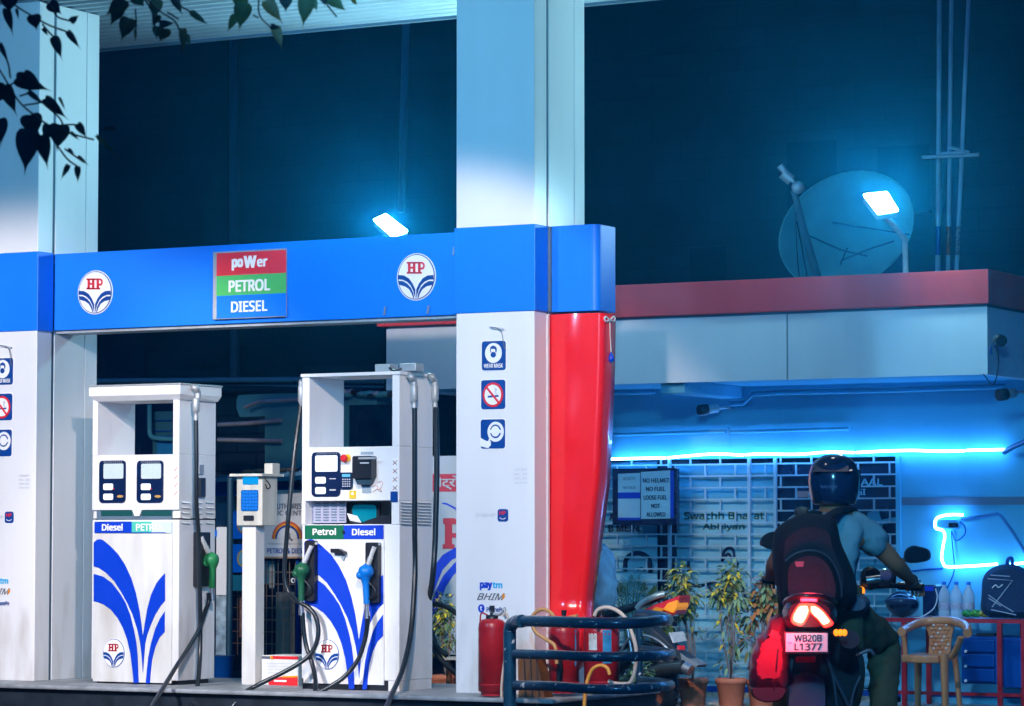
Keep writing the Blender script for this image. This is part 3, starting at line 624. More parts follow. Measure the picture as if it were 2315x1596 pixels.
    for xs, Xo, ye in ((929, .05, 925), (976, .06, 921)):
        g = xr_ + Xo
        b = MB(); b.tube([PX(xs - 8, 850, xr_ - .02), PX(xs - 1, 851, g), PX(xs + 6, 860, g), PX(xs + 7, 872, g)], .022, galv, 12, 5); b.build('pipe_elbow', d)
        b = MB(); c = PX(xs + 7, 870, g); b.lathe(c, [(.02, 0), (.027, -.01), (.027, -.10), (.022, -.11), (.014, -.12), (.019, -.135), (.019, -.17)], galv, 14); b.build('breakaway_coupling', d)
    g = xr_ + .06
    hose('delivery_hose', [PX(937, 922, g), PX(937, 1000, g), PX(937, 1120, g), PX(937, 1205, g), PX(938, 1280, g), PX(934, 1366, g + .03), PX(930, 1415, g + .05), PX(922, 1465, g + .08), PX(907, 1520, g + .15), PX(888, 1564, g + .25), PX(872, 1602, g + .35)], d, .018)
    g = xr_ + .07
    hose('delivery_hose', [PX(985, 920, g), PX(987, 1000, g), PX(987, 1080, g), PX(985, 1160, g), PX(983, 1230, g), PX(979, 1290, g), PX(974, 1330, g - .04), PX(966, 1370, g - .12)], d, .02)
    yv = YD - .05
    b = MB(); b.lathe(P(681, 872, YD + .08), [(.018, 0), (.024, -.01), (.024, -.11), (.016, -.12), (.016, -.17)], galv, 12); b.tube([P(684, 868, YD + .12), P(681, 862, YD + .08), P(680.5, 873, YD + .08)], .018, galv, 10, 4); b.build('breakaway_coupling', d)
    hose('delivery_hose', [P(680, 915, YD + .08), P(666, 1021, YD), P(653, 1154, yv), P(646.6, 1230, yv), P(643, 1280, yv), P(645, 1317, yv), P(655, 1341, yv), P(675, 1361, yv - .03), P(695, 1371, yv - .03), P(712, 1391, yv - .03), P(719.5, 1421, yv - .03), P(716, 1450, yv - .04), P(702, 1478, yv - .06), P(675, 1500, yv - .1), P(630, 1525, yv - .16), P(581, 1549, yv - .22), P(549, 1569, yv - .3), P(522, 1602, yv - .36)], d)
    # nozzle holsters, nozzles
    b = MB(); b.rrect(697, 1222, 719, 1358, YD, blackP, .05, 3); b.disc(715, 1228, 3, 3.4, YD - .05, galv, .004, 12); b.build('nozzle_holster', d)
    b = MB(); b.rrect(834, 1226, 862, 1362, YD, blackP, .05, 3); b.disc(858, 1230, 2.6, 3, YD - .05, galv, .004, 12); b.build('nozzle_holster', d)
    b = MB(); b.pp([(755, 1240), (772, 1240), (785, 1247), (785, 1254), (773, 1251), (756, 1249)], YD, blackP, .05); b.pp([(768, 1250), (785, 1252), (778, 1268)], YD, mat('grey_slot', (.34, .42, .48)), .02); b.build('door_handle', d)
    n1 = thing('fuel_nozzle', 'dark green nozzle hanging below the Petrol label', 'fuel nozzle', P(684, 1300, yv), 'fuel nozzles on the dispensers')
    nozzle('fuel_nozzle', n1, P(704, 1234, YD - .07), P(687, 1272, yv - .03), P(681, 1296, yv - .03), P(681, 1358, yv - .03), mat('dark_green_nozzle', (.01, .10, .045), .4, noise=.2), (1, 0))
    b = MB(); b.disc(663, 1312, 4.4, 5.6, yv - .06, galv, .01, 16); b.disc(663, 1312, 2.2, 3, yv - .07, blackP, .004, 12); b.build('round_cap', n1)
    hose('nozzle_hose', [P(683.7, 1385, yv - .03), P(686, 1421, yv - .03), P(692, 1460, yv - .03), P(701, 1485, yv - .04), P(708, 1510, yv - .06), P(713, 1539, yv - .1), P(712, 1564, yv - .15), P(706, 1604, yv - .22)], n1)
    n2 = thing('fuel_nozzle', 'bright blue nozzle hanging below the Diesel label', 'fuel nozzle', P(830, 1300, yv), 'fuel nozzles on the dispensers')
    nozzle('fuel_nozzle', n2, P(846, 1236, YD - .07), P(832, 1276, yv - .03), P(826, 1300, yv - .03), P(829, 1365, yv - .03), mat('blue_nozzle_plastic', (.0, .17, .62), .4, noise=.1), (1, 0))
    hose('nozzle_hose', [P(832, 1392, yv - .03), P(828, 1428, yv - .03), P(822, 1455, yv - .04), P(808.6, 1492, yv - .06), P(779, 1529, yv - .1), P(742, 1554, yv - .15), P(705, 1571, yv - .2), P(670, 1584, yv - .26), P(640, 1604, yv - .34)], n2)
    return d
d2 = dispenser2()
ch = thing('coiled_hose', 'black hose loops hanging in the narrow gap left of the right column', 'hose', P(1000, 1450, 19.6))
for q in (((972, 1366), (990, 1366), (1010, 1372), (1040, 1392)), ((966, 1400), (978, 1440), (990, 1465), (1010, 1482)), ((966, 1452), (985, 1475), (1005, 1500), (1045, 1535))): hose('hose_loop', [P(x, y, 19.6) for x, y in q], ch, .02)

# ---------------------------------------------------------------- card kiosk, carton
YK = YD + .25
cream = mat('yellowed_cream_paint', (.62, .60, .52), .5, noise=.3, nscale=8, streak=True)
k = thing('payment_kiosk', 'cream payment kiosk with blue keypad on a pale pedestal', 'kiosk', (P(575, 1556, YK).x, YK + .12, ZI))
xa, xb = P(534.5, 1130, YK).x, P(592.5, 1130, YK).x; ysd = PX(627, 1130, xb).y
zz = lambda y: P(565, y, YK).z
b = MB(); b.box(xa, xb, YK, ysd, zz(1188), zz(1077), cream, .006); b.build('housing', k)
b = MB(); b.box(xa - .03, xb + .03, YK - .05, ysd + .04, zz(1077), zz(1071), cream, .003); b.build('lid', k)
b = MB(); b.box(xb - .05, xb + .02, YK + .1, ysd, zz(1071), zz(1047), cream, .004); b.build('junction_box', k)
b = MB(); b.rrect(549.6, 1078, 584, 1095, YK, blE, .006, 2); b.build('screen', k)
b = MB(); b.rrect(545.5, 1107.6, 584, 1155, YK, mat('blue_keypad', (.0, .12, .40), .35), .006, 3)
for i in range(5):
    for j in range(6): b.rect(549 + 7 * i, 1111 + 7.2 * j, 553.5 + 7 * i, 1115 + 7.2 * j, YK - .006, blueP, .004)
b.build('keypad', k)
b = MB(); b.rrect(551, 1165, 574, 1177, YK, blackP, .006, 2); b.build('card_slot', k)
b = MB(); b.tube([PX(598, 1081, xb + .004), PX(606, 1090, xb + .006), PX(611, 1100, xb + .004), PX(604, 1104, xb + .006), PX(600, 1094, xb + .004)], .004, blackP, 5, 4); b.build('loose_cable', k)
pa, pb = P(546.5, 1400, YK + .03).x, P(577, 1400, YK + .03).x
b = MB(); b.box(pa, pb, YK + .03, PX(597, 1400, pb).y, ZI, zz(1188), dirty, .004); b.build('pedestal', k)
cb = thing('cardboard_carton', 'red and white printed carton on the island beside the kiosk pedestal', 'carton', (P(631, 1558, YK).x, YK + .2, ZI))
cw = mat('printed_white_card', (.75, .74, .70), .7, noise=.15, nscale=9)
ca0, ca1 = P(591, 1520, YK + .1).x, P(674, 1520, YK + .1).x; cz0, cz1 = ZI, P(631, 1482, YK + .1).z
b = MB(); b.box(ca0, ca1, YK + .1, YK + .4, cz0, cz1, cw, .003); b.build('carton_box', cb)
YQ = YK + .1; b = MB(); b.rect(613, 1483, 674, 1490, YQ, redV, .003); b.rect(592, 1483, 611, 1489, YQ, greyD, .003); b.pp([(611, 1483), (616, 1483), (618, 1490), (613, 1490)], YQ, orange, .004)
b.pp([(612, 1556), (604, 1536), (622, 1534), (640, 1528), (673, 1528), (673, 1556)], YQ, redV, .003); b.pp([(636, 1529), (673, 1527), (673, 1531), (640, 1532)], YQ, orange, .005)
b.text('UTENSIL', 620, 1537, 648, 1543, YQ, whiteV, .006, 0) if False else b.rect(620, 1537, 648, 1541, YQ, whiteV, .005)
for q in range(4): b.rect(603, 1499 + 7 * q, 664, 1500 + 7 * q, YQ, greyV, .002)
b.build('printed_bands', cb)
# ================================================================ site office on the right
office = thing('site_office', 'low office with white fascia, red top band and blue neon under its eaves', 'building', (P(1700, 1500, YW).x, YW, 0))
redF = mat('weathered_red_fascia', (.82, .05, .06), .5, noise=.25, nscale=1.6, streak=True)
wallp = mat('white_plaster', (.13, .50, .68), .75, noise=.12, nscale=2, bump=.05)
XA, XB = P(873, 800, YF).x, P(2231, 760, YF).x
zf0, zf1, zf2 = P(2231, 846, YF).z, P(2231, 693, YF).z, P(2234, 608, YF - .05).z
b = MB()
xm = P(1779, 780, YF).x
for a, c in ((XA, xm - .006), (xm + .006, XB)): b.box(a, c, YF, YF + .06, zf0, zf1, clad)
b.box(XA + .01, XB - .01, YF + .02, YF + .08, zf0 + .01, zf1 + .05, joint)
b.box(XB - .06, XB, YF + .06, YF + 5, zf0, zf1, clad); b.box(XA, XA + .06, YF + .06, YF + 5, zf0, zf1, clad); b.build('white_fascia', office)
b = MB(); b.box(XA - .06, XB + .03, YF - .05, YF + .05, zf1 + .02, zf2, redF); b.box(XB - .07, XB + .03, YF + .05, YF + 5, zf1 + .02, zf2, redF); b.build('red_fascia', office, bev=.004)
b = MB(); b.box(XA + .02, XB - .02, YF + .08, YF + 5, zf2 - .3, zf2 - .2, joint); b.build('flat_roof', office)
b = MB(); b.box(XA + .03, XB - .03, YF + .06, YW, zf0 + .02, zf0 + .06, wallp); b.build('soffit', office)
bx0, bx1 = P(1493, 880, YF + .1).x, P(1547, 880, YF + .1).x
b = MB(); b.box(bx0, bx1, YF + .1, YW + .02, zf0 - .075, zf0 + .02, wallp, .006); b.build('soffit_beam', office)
zg1, zg0 = P(1700, 1036, YW).z, P(1700, 1553, YW).z
xg1 = P(2036, 1200, YW).x
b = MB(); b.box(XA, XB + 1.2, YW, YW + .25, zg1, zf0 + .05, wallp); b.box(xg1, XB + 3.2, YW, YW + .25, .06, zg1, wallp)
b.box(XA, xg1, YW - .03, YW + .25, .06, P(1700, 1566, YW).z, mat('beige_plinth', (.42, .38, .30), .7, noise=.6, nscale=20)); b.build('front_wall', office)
b = MB(); b.rect(2038, 1123, 2400, 1141, YW, mat('grey_wall_band', (.16, .2, .26), .6), .006); b.build('wall_band', office)
b = MB(); b.rect(2100, 1566, 2400, 1578, YW, navy, .006); b.build('skirting', office)
b = MB(); b.rect(1375, 1553, 2036, 1566, YW - .03, navy, .006); b.build('blue_tile_row', office)
b = MB(); c = P(2260, 1020, YW - .5); b.tube([P(2270, 1022, YW - .1), P(2290, 1010, YW - .3), P(2330, 992, YW - .6)], .02, navy, 10); b.build('neon_end_sleeve', office)
# glazing, posters and brick-patterned grille
glassN = mat('dark_shop_interior', (.004, .014, .045), .25, noise=.3, nscale=4)
b = MB(); b.box(XA, xg1, YW + .16, YW + .2, P(1700, 1566, YW).z, zg1 + .01, glassN); b.build('dark_glazing', office)
YP = YW + .12
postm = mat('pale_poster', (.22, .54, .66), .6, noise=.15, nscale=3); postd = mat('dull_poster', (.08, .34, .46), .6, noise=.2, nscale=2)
ochre = mat('olive_print', (.04, .10, .06), .6); inkb = mat('poster_ink', (.004, .012, .05), .6)
b = MB(); b.rect(1531, 1050, 1751, 1553, YP, postd, .01); b.rect(1531, 1128, 1751, 1553, YP - .01, postm, .004)
b.text('Swachh Bharat', 1546, 1156, 1727, 1174, YP - .014, ochre, .003, .02); b.text('Abhiyan', 1588, 1183, 1683, 1201, YP - .014, ochre, .003, .02)
for q in (((1630, 1262), (1640, 1242), (1655, 1240), (1660, 1262), (1665, 1285), (1680, 1330), (1688, 1375)), ((1631, 1268), (1645, 1252), (1654, 1262)), ((1636, 1300), (1655, 1285), (1668, 1272)), ((1553, 1318), (1570, 1324), (1600, 1320), (1632, 1308)), ((1556, 1268), (1556, 1320), (1562, 1345)), ((1642, 1290), (1638, 1330)), ((1600, 1320), (1612, 1345), (1625, 1360))):
    b.tube([P(x, y, YP - .02) for x, y in q], .012, inkb, 6, 4)
b.build('cleanliness_poster', office)
b = MB(); b.rect(1300, 1045, 1486, 1553, YP, postd, .01); b.rect(1300, 1215, 1486, 1553, YP - .01, postm, .004)
b.text('A', 1377, 1160, 1388, 1176, YP - .014, inkb, .003, .03); b.text('B MEIN.', 1375, 1186, 1449, 1202, YP - .014, inkb, .003, .03)
b.tube([P(x, y, YP - .02) for x, y in ((1412, 1290), (1416, 1262), (1440, 1250), (1466, 1262), (1470, 1295))], .020, inkb, 6, 4)
b.tube([P(x, y, YP - .02) for x, y in ((1440, 1288), (1450, 1284), (1458, 1290))], .008, inkb, 6, 3)
b.build('portrait_poster', office)
b = MB(); b.rect(1800, 1110, 1832, 1124, YP, mat('salmon_print', (.5, .22, .18), .6), .006); b.text('P.DAAL', 1905, 1082, 1996, 1098, YP, postm, .01, .02); b.text('EGI', 1925, 1105, 1957, 1119, YP, postm, .01, .02); b.text('SU', 1828, 1113, 1850, 1126, YP, postm, .01, .02)
b.pp([(1960, 1160), (1985, 1150), (1992, 1175), (2028, 1168), (2030, 1176), (1995, 1185), (1990, 1230), (1965, 1240), (1970, 1200)], YP, postd, .01)
b.rect(1775, 1230, 2030, 1553, YP + .01, postd, .01); b.rect(1775, 1400, 2030, 1553, YP, postm, .004)
b.build('menu_board', office)
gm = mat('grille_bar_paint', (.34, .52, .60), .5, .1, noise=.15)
b = MB(); x0g, x1g = P(1330, 1300, YW).x, xg1; row = .0925; zr = zg0; i = 0; bw = .262
while zr < zg1 + .02:
    b.box(x0g, x1g, YW - .004, YW + .016, zr - .006, zr + .006, gm)
    x = x0g + (bw / 2 if i % 2 else 0)
    while x < x1g:
        if zr + row < zg1 + .06: b.box(x - .006, x + .006, YW - .002, YW + .014, zr + .006, zr + row - .006, gm)
        x += bw
    zr += row; i += 1
for xv in (1516, 1696, 1755, 1876): xx = P(xv, 1300, YW).x; b.box(xx - .012, xx + .012, YW - .03, YW - .005, zg0, zg1, gm)
b.box(x1g - .03, x1g + .005, YW - .03, YW - .004, .06, zg1, wallp)
b.build('window_grille', office)
b = MB()
for dy, oz in ((0, 0), (.0, -.035)):
    b.tube([P(1380, 880 + oz * -280, YW - .04), P(1480, 878 + oz * -280, YW - .04)], .012, wallp, 8)
    b.tube([P(1650, 905 + oz * -280, YW - .04), P(1680, 904 + oz * -280, YW - .04), P(1700, 884 + oz * -280, YW - .04), P(1760, 880 + oz * -280, YW - .04), P(2000, 875 + oz * -280, YW - .04), P(2270, 866 + oz * -280, YW - .04)], .012, wallp, 8)
b.tube([P(1385, 983, YW - .03), P(1640, 975, YW - .03)], .014, wallp, 8); b.tube([P(1645, 968, YW - .03), P(1648, 975, YW - .05), P(1645, 1015, YW - .03)], .009, wallp, 8, 3); b.tube([P(1650, 977, YW - .03), P(1918, 969, YW - .03)], .014, wallp, 8)
b.build('conduit_run', office)
nb = thing('notice_board', 'framed notice board reading no helmet no fuel, before the window grille', 'notice board', P(1465, 1186, YW - .25))
YN = YW - .28
b = MB(); b.rect(1390, 1059, 1536, 1187, YN, bezel, .05, .0, .006); b.build('frame', nb)
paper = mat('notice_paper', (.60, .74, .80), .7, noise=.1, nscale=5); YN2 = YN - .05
b = MB(); b.pp([(1397, 1071), (1447, 1069), (1447, 1171), (1397, 1176)], YN2, paper, .004); b.rect(1397, 1113, 1447, 1127, YN2, blueD, .006); b.rect(1397, 1170, 1448, 1176, YN2, blueD, .006)
b.text('ASSETS', 1408, 1078, 1436, 1085, YN2 - .004, inkb, .003, 0); b.text('NOTICE', 1408, 1099, 1436, 1105, YN2 - .004, inkb, .003, 0); b.build('left_sheet', nb)
b = MB(); b.pp([(1449, 1067), (1515, 1063), (1515, 1172), (1449, 1173)], YN2, paper, .004); b.rect(1515, 1064, 1523, 1171, YN2, blueD, .004)
for i, (t, x0, x1) in enumerate((('NO HELMET', 1453, 1513), ('NO FUEL', 1460, 1504), ('LOOSE FUEL', 1455, 1508), ('NOT', 1472, 1492), ('ALLOWED', 1461, 1504))): b.text(t, x0, 1081 + 19.2 * i, x1, 1091 + 19.2 * i, YN2 - .004, inkb, .003, .02)
b.build('right_sheet', nb)

# neon tubes
neonm = mat('blue_neon', (.1, .5, 1), .3, emit=(4.5, 17, 46), es=1.0, noise=0)
nt_ = thing('neon_strip', 'long wavy blue-white neon strip along the top of the window grille', 'neon strip', P(1700, 1028, YW - .07))
YNn = YW - .07
segs = [[(1376, 1038), (1420, 1037), (1504, 1035)], [(1507, 1035), (1560, 1031), (1620, 1026), (1720, 1029), (1800, 1025), (1838, 1026), (1896, 1029)][:6], [(1684, 1027), (1700, 1028)][:0],
        [(1842, 1027), (1900, 1028), (1990, 1021)], [(1994, 1021), (2060, 1018), (2120, 1020), (2180, 1018)], [(2184, 1018), (2230, 1017), (2270, 1015)]]
segs = [[(1376, 1038), (1440, 1036), (1504, 1035)], [(1508, 1035), (1560, 1030), (1620, 1026), (1680, 1029)], [(1684, 1028), (1720, 1026), (1800, 1027), (1870, 1022), (1930, 1023)], [(1935, 1023), (1990, 1020), (2060, 1018), (2120, 1020), (2180, 1019)], [(2184, 1018), (2230, 1017), (2270, 1016)]]
for s_ in segs:
    b = MB(); b.tube([P(x, y, YNn) for x, y in s_], .0105, neonm, 8, 4); b.build('neon_tube', nt_)
nt2 = thing('neon_strip', 'bent neon strip hooked around a switch box on the cyan wall', 'neon strip', P(2135, 1215, YNn))
b = MB(); b.tube([P(x, y, YNn) for x, y in ((2176, 1164), (2155, 1163), (2130, 1166), (2115, 1174), (2114, 1193), (2130, 1199), (2135, 1211), (2131, 1235), (2128, 1259), (2132, 1274), (2142, 1281), (2200, 1279), (2254, 1275))], .0105, neonm, 8, 4)
b.tube([P(2283, 1275, YNn), P(2340, 1271, YNn)], .0105, neonm, 8); b.build('neon_tube', nt2)
sb = thing('switch_box', 'small pale switch box with cables framed by the bent neon', 'switch box', P(2145, 1185, YW - .05))
b = MB(); b.rect(2117, 1174, 2170, 1195, YW, wallp, .07, 0, .004); b.build('box_body', sb)
b = MB(); b.rect(2144, 1182, 2166, 1192, YW - .07, blackP, .004); b.build('socket', sb)
b = MB(); b.tube([P(x, y, YW - .02) for x, y in ((2170, 1178), (2180, 1190), (2180, 1208), (2160, 1222), (2150, 1200), (2153, 1240), (2156, 1290), (2140, 1330))], .005, navy, 6, 4)
b.tube([P(x, y, YW - .02) for x, y in ((2172, 1172), (2200, 1170), (2255, 1161), (2262, 1166), (2290, 1205), (2320, 1255))], .012, mat('blue_conduit', (.05, .2, .4), .5), 6)
b.tube([P(x, y, YW - .02) for x, y in ((2050, 1292), (2090, 1287), (2130, 1285))], .006, navy, 6); b.build('cable_run', sb)
# cctv cameras
def cctv(label, x, y, Y, dx, dy):
    t = thing('security_camera', label, 'security camera', P(x, y, Y), 'security cameras')
    p = P(x, y, Y)
    b = MB(); b.tube([p + Vector((0, .1, .0)), p, p + Vector((dx * .4, -.05, dy * .4))], .012, galv, 8); b.build('bracket', t)
    q = p + Vector((dx * .4, -.05, dy * .4)); e = p + Vector((dx, -.14, dy))
    b = MB(); b.lathe(q, [(.01, 0), (.034, .01), (.036, (e - q).length), (.028, (e - q).length + .004)], galv, 14, e - q); b.build('housing', t)
    b = MB(); b.lathe(e, [(.045, 0), (.045, .07), (.035, .075)], blackP, 14, e - q); b.build('lens_hood', t)
cctv('dark security camera under the soffit, above the long conduit', 1640, 921, YW - .1, -.10, -.02)
X_S = XB + .04
cctv('beige security camera on the dark end face of the fascia', 2250, 766, YF + .1, .08, -.02)
cctv('beige security camera below the fascia corner at the right edge', 2308, 886, YF + .3, -.07, -.02)
b = MB(); b.tube([P(x, y, YF - .02) for x, y in ((2244, 772), (2254, 790), (2256, 820), (2250, 860), (2240, 868), (2222, 845))], .004, blackP, 5, 4); b.tube([P(2240, 780, YF), P(2238, 800, YF)], lambda t: .02 * math.sin(.3 + 2.4 * t), navy, 8)
b.build('camera_cable', None, label='thin black cable drooping below the fascia end camera', cat='cable')

# roof things: dish, flood light, pipes
dish = thing('satellite_dish', 'large teal satellite dish tilted on the office roof', 'satellite dish', P(1915, 622, 23.6))
dm = mat('weathered_dish', (.10, .30, .33), .6, noise=.2, nscale=3)
c = PD(1914, 520, 25.6); a1 = (RT * .94 + UP * .30).normalized(); nrm = (-FW * .86 + UP * -.05 + RT * .35).normalized(); a1 = (a1 - nrm * a1.dot(nrm)).normalized(); a2 = nrm.cross(a1)
rings = []; ns = 40; rr = .66
for i, q in enumerate((0, .25, .5, .75, 1.0)):
    for k in range(ns):
        t = 2 * math.pi * k / ns; rings.append(c + (a1 * math.cos(t) * .64 + a2 * math.sin(t) * .46 * (1)) * q + nrm * (.10 * q * q - .10))
b = MB(); b.add(rings, [[i * ns + k, i * ns + (k + 1) % ns, (i + 1) * ns + (k + 1) % ns, (i + 1) * ns + k] for i in range(4) for k in range(ns)], dm, True)
b.tube([rings[4 * ns + k % ns] for k in range(ns + 1)], .008, dm, 6, caps=False); o = b.build('reflector', dish)
b = MB()
for q in (((1790, 640), (1880, 503), (2056, 531)), ((1800, 520), (1900, 565), (1960, 580)), ((1900, 590), (1960, 565), (2020, 545)), ((1898, 600), (1915, 560))):
    b.tube([PD(x, y, 25.52 if x != 1790 else 25.5) for x, y in q[1:]] if len(q) == 3 and q[0][0] == 1790 else [PD(x, y, 25.54) for x, y in q], .007, mat('teal_rib', (.02, .07, .10), .6), 6)
b.build('ribs', dish)
b = MB(); b.tube([PD(1847, 625, 25.2), PD(1822, 540, 25.0), PD(1800, 455, 24.8), PD(1792, 430, 24.8)], lambda t: .035 - .012 * t, mat('grey_arm', (.06, .12, .16), .5, noise=.2), 10); b.build('feed_arm', dish)
b = MB(); b.ball(PD(1803, 424, 24.75), .052, galv); b.tube([PD(1794, 412, 24.75), PD(1786, 402, 24.75)], .018, galv, 8); b.tube([PD(1788, 408, 24.75), PD(1768, 392, 24.75)], .045, galv, 10); b.tube([PD(1776, 392, 24.75), PD(1762, 374, 24.75)], .028, galv, 10); b.build('receiver_head', dish)
b = MB(); b.tube([PD(1798, 480, 24.9), PD(1800, 550, 25), PD(1806, 626, 25.1)], .005, blackP, 5, 3); b.tube([PD(1800, 500, 24.9), PD(1812, 560, 25), PD(1824, 626, 25.1)], .006, blackP, 5, 3); b.build('coax_cables', dish)
ledW = mat('flood_lens', (1, 1, 1), .3, emit=(.45, .9, 1.0), es=1000, noise=0)
def flood(label, quad, poley, polex, dd, tgt, power, pole_r=.022):
    t = thing('flood_light', label, 'flood light', PD(polex, poley, dd), 'lit flood lights')
    pts = [PD(x, y, dd + z) for x, y, z in quad]; n = (pts[1] - pts[0]).cross(pts[3] - pts[0]).normalized()
    if n.dot(FW) > 0: n = -n
    b = MB(); b.prism([p - n * .012 for p in pts], -n * .05, galv); b.build('lamp_housing', t)
    b = MB(); b.prism([p for p in pts], -n * .010, ledW); b.build('lens', t)
    cc = sum(pts, Vector()) / 4
    b = MB(); b.tube([PD(polex, poley, dd + .1), PD(polex - 2, poley - 84, dd + .1), cc - n * .07], pole_r, galv, 10); b.build('mast', t)
    return t
flood('lit square flood light on a short mast in front of the dish', [(1952, 439.5, -.50), (2004, 433.5, -.46), (2029, 474, -.68), (1985, 482, -.70)], 625, 2047, 22.85, PD(2040, 620, 21.5), 60)
flood('lit flood light just above the blue beam, left of the right column', [(845, 496, .1), (872, 484, .14), (920, 521, -.1), (889, 536, -.1)], 640, 905, 23.4, PD(940, 560, 20.5), 70, .016)
pipes = ((2116, 2120, .035), (2139, 2147, .032), (2157, 2186, .032))
for k, (xb_, xt_, r) in enumerate(pipes):
    t = thing('drain_pipe', ('leftmost of three tall pale pipes rising behind the office roof', 'middle of three tall pipes behind the office roof, rusty near its foot', 'rightmost of three tall pipes behind the office roof, paint flaking')[k], 'pipe', P(xb_ + 2, 640, 25.6), 'tall pipes behind the office')
    pm = mat('pale_pipe_paint', (.30, .44, .50), .4, noise=.15, nscale=6)
    pp_ = [P(xb_ + 3 + (xt_ - xb_) * (640 - y) / 640 * 1.0, y, 25.6) for y in (640, 577)]
    p2 = [P(xb_ + 3 + (xt_ - xb_) * (640 - y) / 640, y, 25.6) for y in (577, 512)]
    p3 = [P(xb_ + 3 + (xt_ - xb_) * (640 - y) / 640, y, 25.6) for y in (512, -60)]
    b = MB(); b.tube(pp_, r * .62, pm, 12); b.tube(p3, r * .62, pm, 12); b.build('upper_pipe', t)
    b = MB(); b.tube(p2, r * .6, [navy, mat('rust', (.35, .12, .05), .8, noise=.5, nscale=30), mat('flaked_paint', (.25, .25, .25), .8, noise=.9, nscale=40)][k], 12); b.build('worn_sleeve', t)
b = MB(); b.tube([P(2084, 356, 25.5), P(2213, 350, 25.5)], .018, galv, 8); b.tube([P(2120, 348, 25.45), P(2180, 344, 25.45)], .014, galv, 8); b.tube([P(2145, 333, 25.5), P(2190, 345, 25.5)], .014, galv, 8)
b.build('pipe_bracket', None, label='horizontal steel bracket tying the three tall pipes together', cat='bracket')

# ---------------------------------------------------------------- big dark building behind everything
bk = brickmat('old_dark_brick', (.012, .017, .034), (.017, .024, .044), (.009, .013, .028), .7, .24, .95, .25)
t = thing('rear_building', 'tall unlit brick building filling the background', 'building', (-10, 31, 0))
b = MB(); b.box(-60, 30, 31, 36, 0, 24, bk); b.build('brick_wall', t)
b = MB(); b.tube([P(529, -50, 30.9), P(531, 1000, 30.9)], .06, mat('dark_pipe', (.05, .08, .1), .6), 10); b.tube([P(918, 30, 30.6), P(907, 480, 30.6)], .045, mat('dim_pipe', (.16, .24, .28), .6), 10); b.build('wall_pipes', t)
win = mat('dark_window', (.01, .015, .02), .2)
for x, y, x1, y1 in ((1780, 320, 1890, 520), (1985, 330, 2100, 480), (1560, 560, 1640, 640), (240, 780, 330, 850)):
    b = MB(); b.rect(x, y, x1, y1, 31, win, .02); b.rect(x - 5, y1, x1 + 5, y1 + 5, 31, bk, .08); b.build('window', t)
lw = thing('low_brick_wall', 'low rough brick wall with pipes along its top behind the dispensers', 'wall', P(450, 900, 28))
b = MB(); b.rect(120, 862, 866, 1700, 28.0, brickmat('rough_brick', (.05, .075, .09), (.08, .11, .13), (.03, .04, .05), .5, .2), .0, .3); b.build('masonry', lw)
b = MB(); b.tube([P(120, 862, 27.9), P(700, 858, 27.9), P(866, 862, 27.9)], .03, mat('dim_pipe', (.2, .3, .34)), 8); b.tube([P(120, 872, 27.9), P(866, 876, 27.9)], .02, MATS['dim_pipe'], 8)
b.tube([P(500, 880, 27.8), P(700, 884, 27.8), P(866, 886, 27.8)], .045, bk, 8); b.build('capping_pipes', lw)
# teal shed wall with rounded corner, pipes before it
tl = mat('teal_shed_paint', (.06, .30, .36), .6, noise=.15, nscale=2)
sh = thing('rear_shed', 'teal painted shed wall with a notch behind the first dispenser', 'shed', P(660, 1060, 25.5))
b = MB(); b.pp([(578, 896), (640, 893), (888, 888), (888, 1100), (637, 1100), (637, 943), (580, 945), (573, 925), (573, 905)], 25.5, tl, .3)
b.build('shed_wall', sh)
b = MB(); b.rect(793, 915, 900, 1012, 25.18, glassN, .03); b.build('dark_window', sh)
b = MB(); b.tube([P(493, 960, 25.1), P(560, 957, 25.1), P(637, 950, 25.1)], .022, galv, 8); b.tube([P(493, 994, 25.1), P(637, 997, 25.1)], .022, galv, 8); b.tube([P(552, 921, 25.0), P(585, 908, 25.0), P(690, 902, 25)], .018, galv, 8); b.build('shed_pipes', sh)
b = MB()
for i in range(14):
    x = 780 + i * 8 + random.uniform(-3, 3); b.ball(P(x, 890 + random.uniform(-5, 5), 25.1), (.06, .06, .03), random.choice((tl, bk, galv)), seg=7, rings=4)
b.build('roof_debris', sh)
ro = thing('rear_shutter', 'dim teal slatted shutter and bent pipe seen through the first dispenser', 'shutter', P(340, 1020, 24.5))
b = MB(); tl2 = mat('dim_teal_panel', (.03, .16, .20), .6, noise=.2); b.rect(300, 905, 400, 1100, 24.6, glassN, .02, .1); b.rect(348, 930, 400, 1040, 24.55, tl2, .02)
for y in (949, 973, 985): b.rect(349, y, 400, y + 3, 24.52, navy, .01)
b.rect(356, 994, 400, 1040, 24.5, mat('blue_plastic_sheet', (.02, .25, .5), .4, noise=.2), .01); b.build('slats', ro)
b = MB(); b.tube([P(338, 915, 24.4), P(338, 960, 24.4), P(340, 984, 24.4), P(356, 991, 24.4), P(400, 993, 24.4)], .024, tl, 8, 3); b.build('bent_pipe', ro)

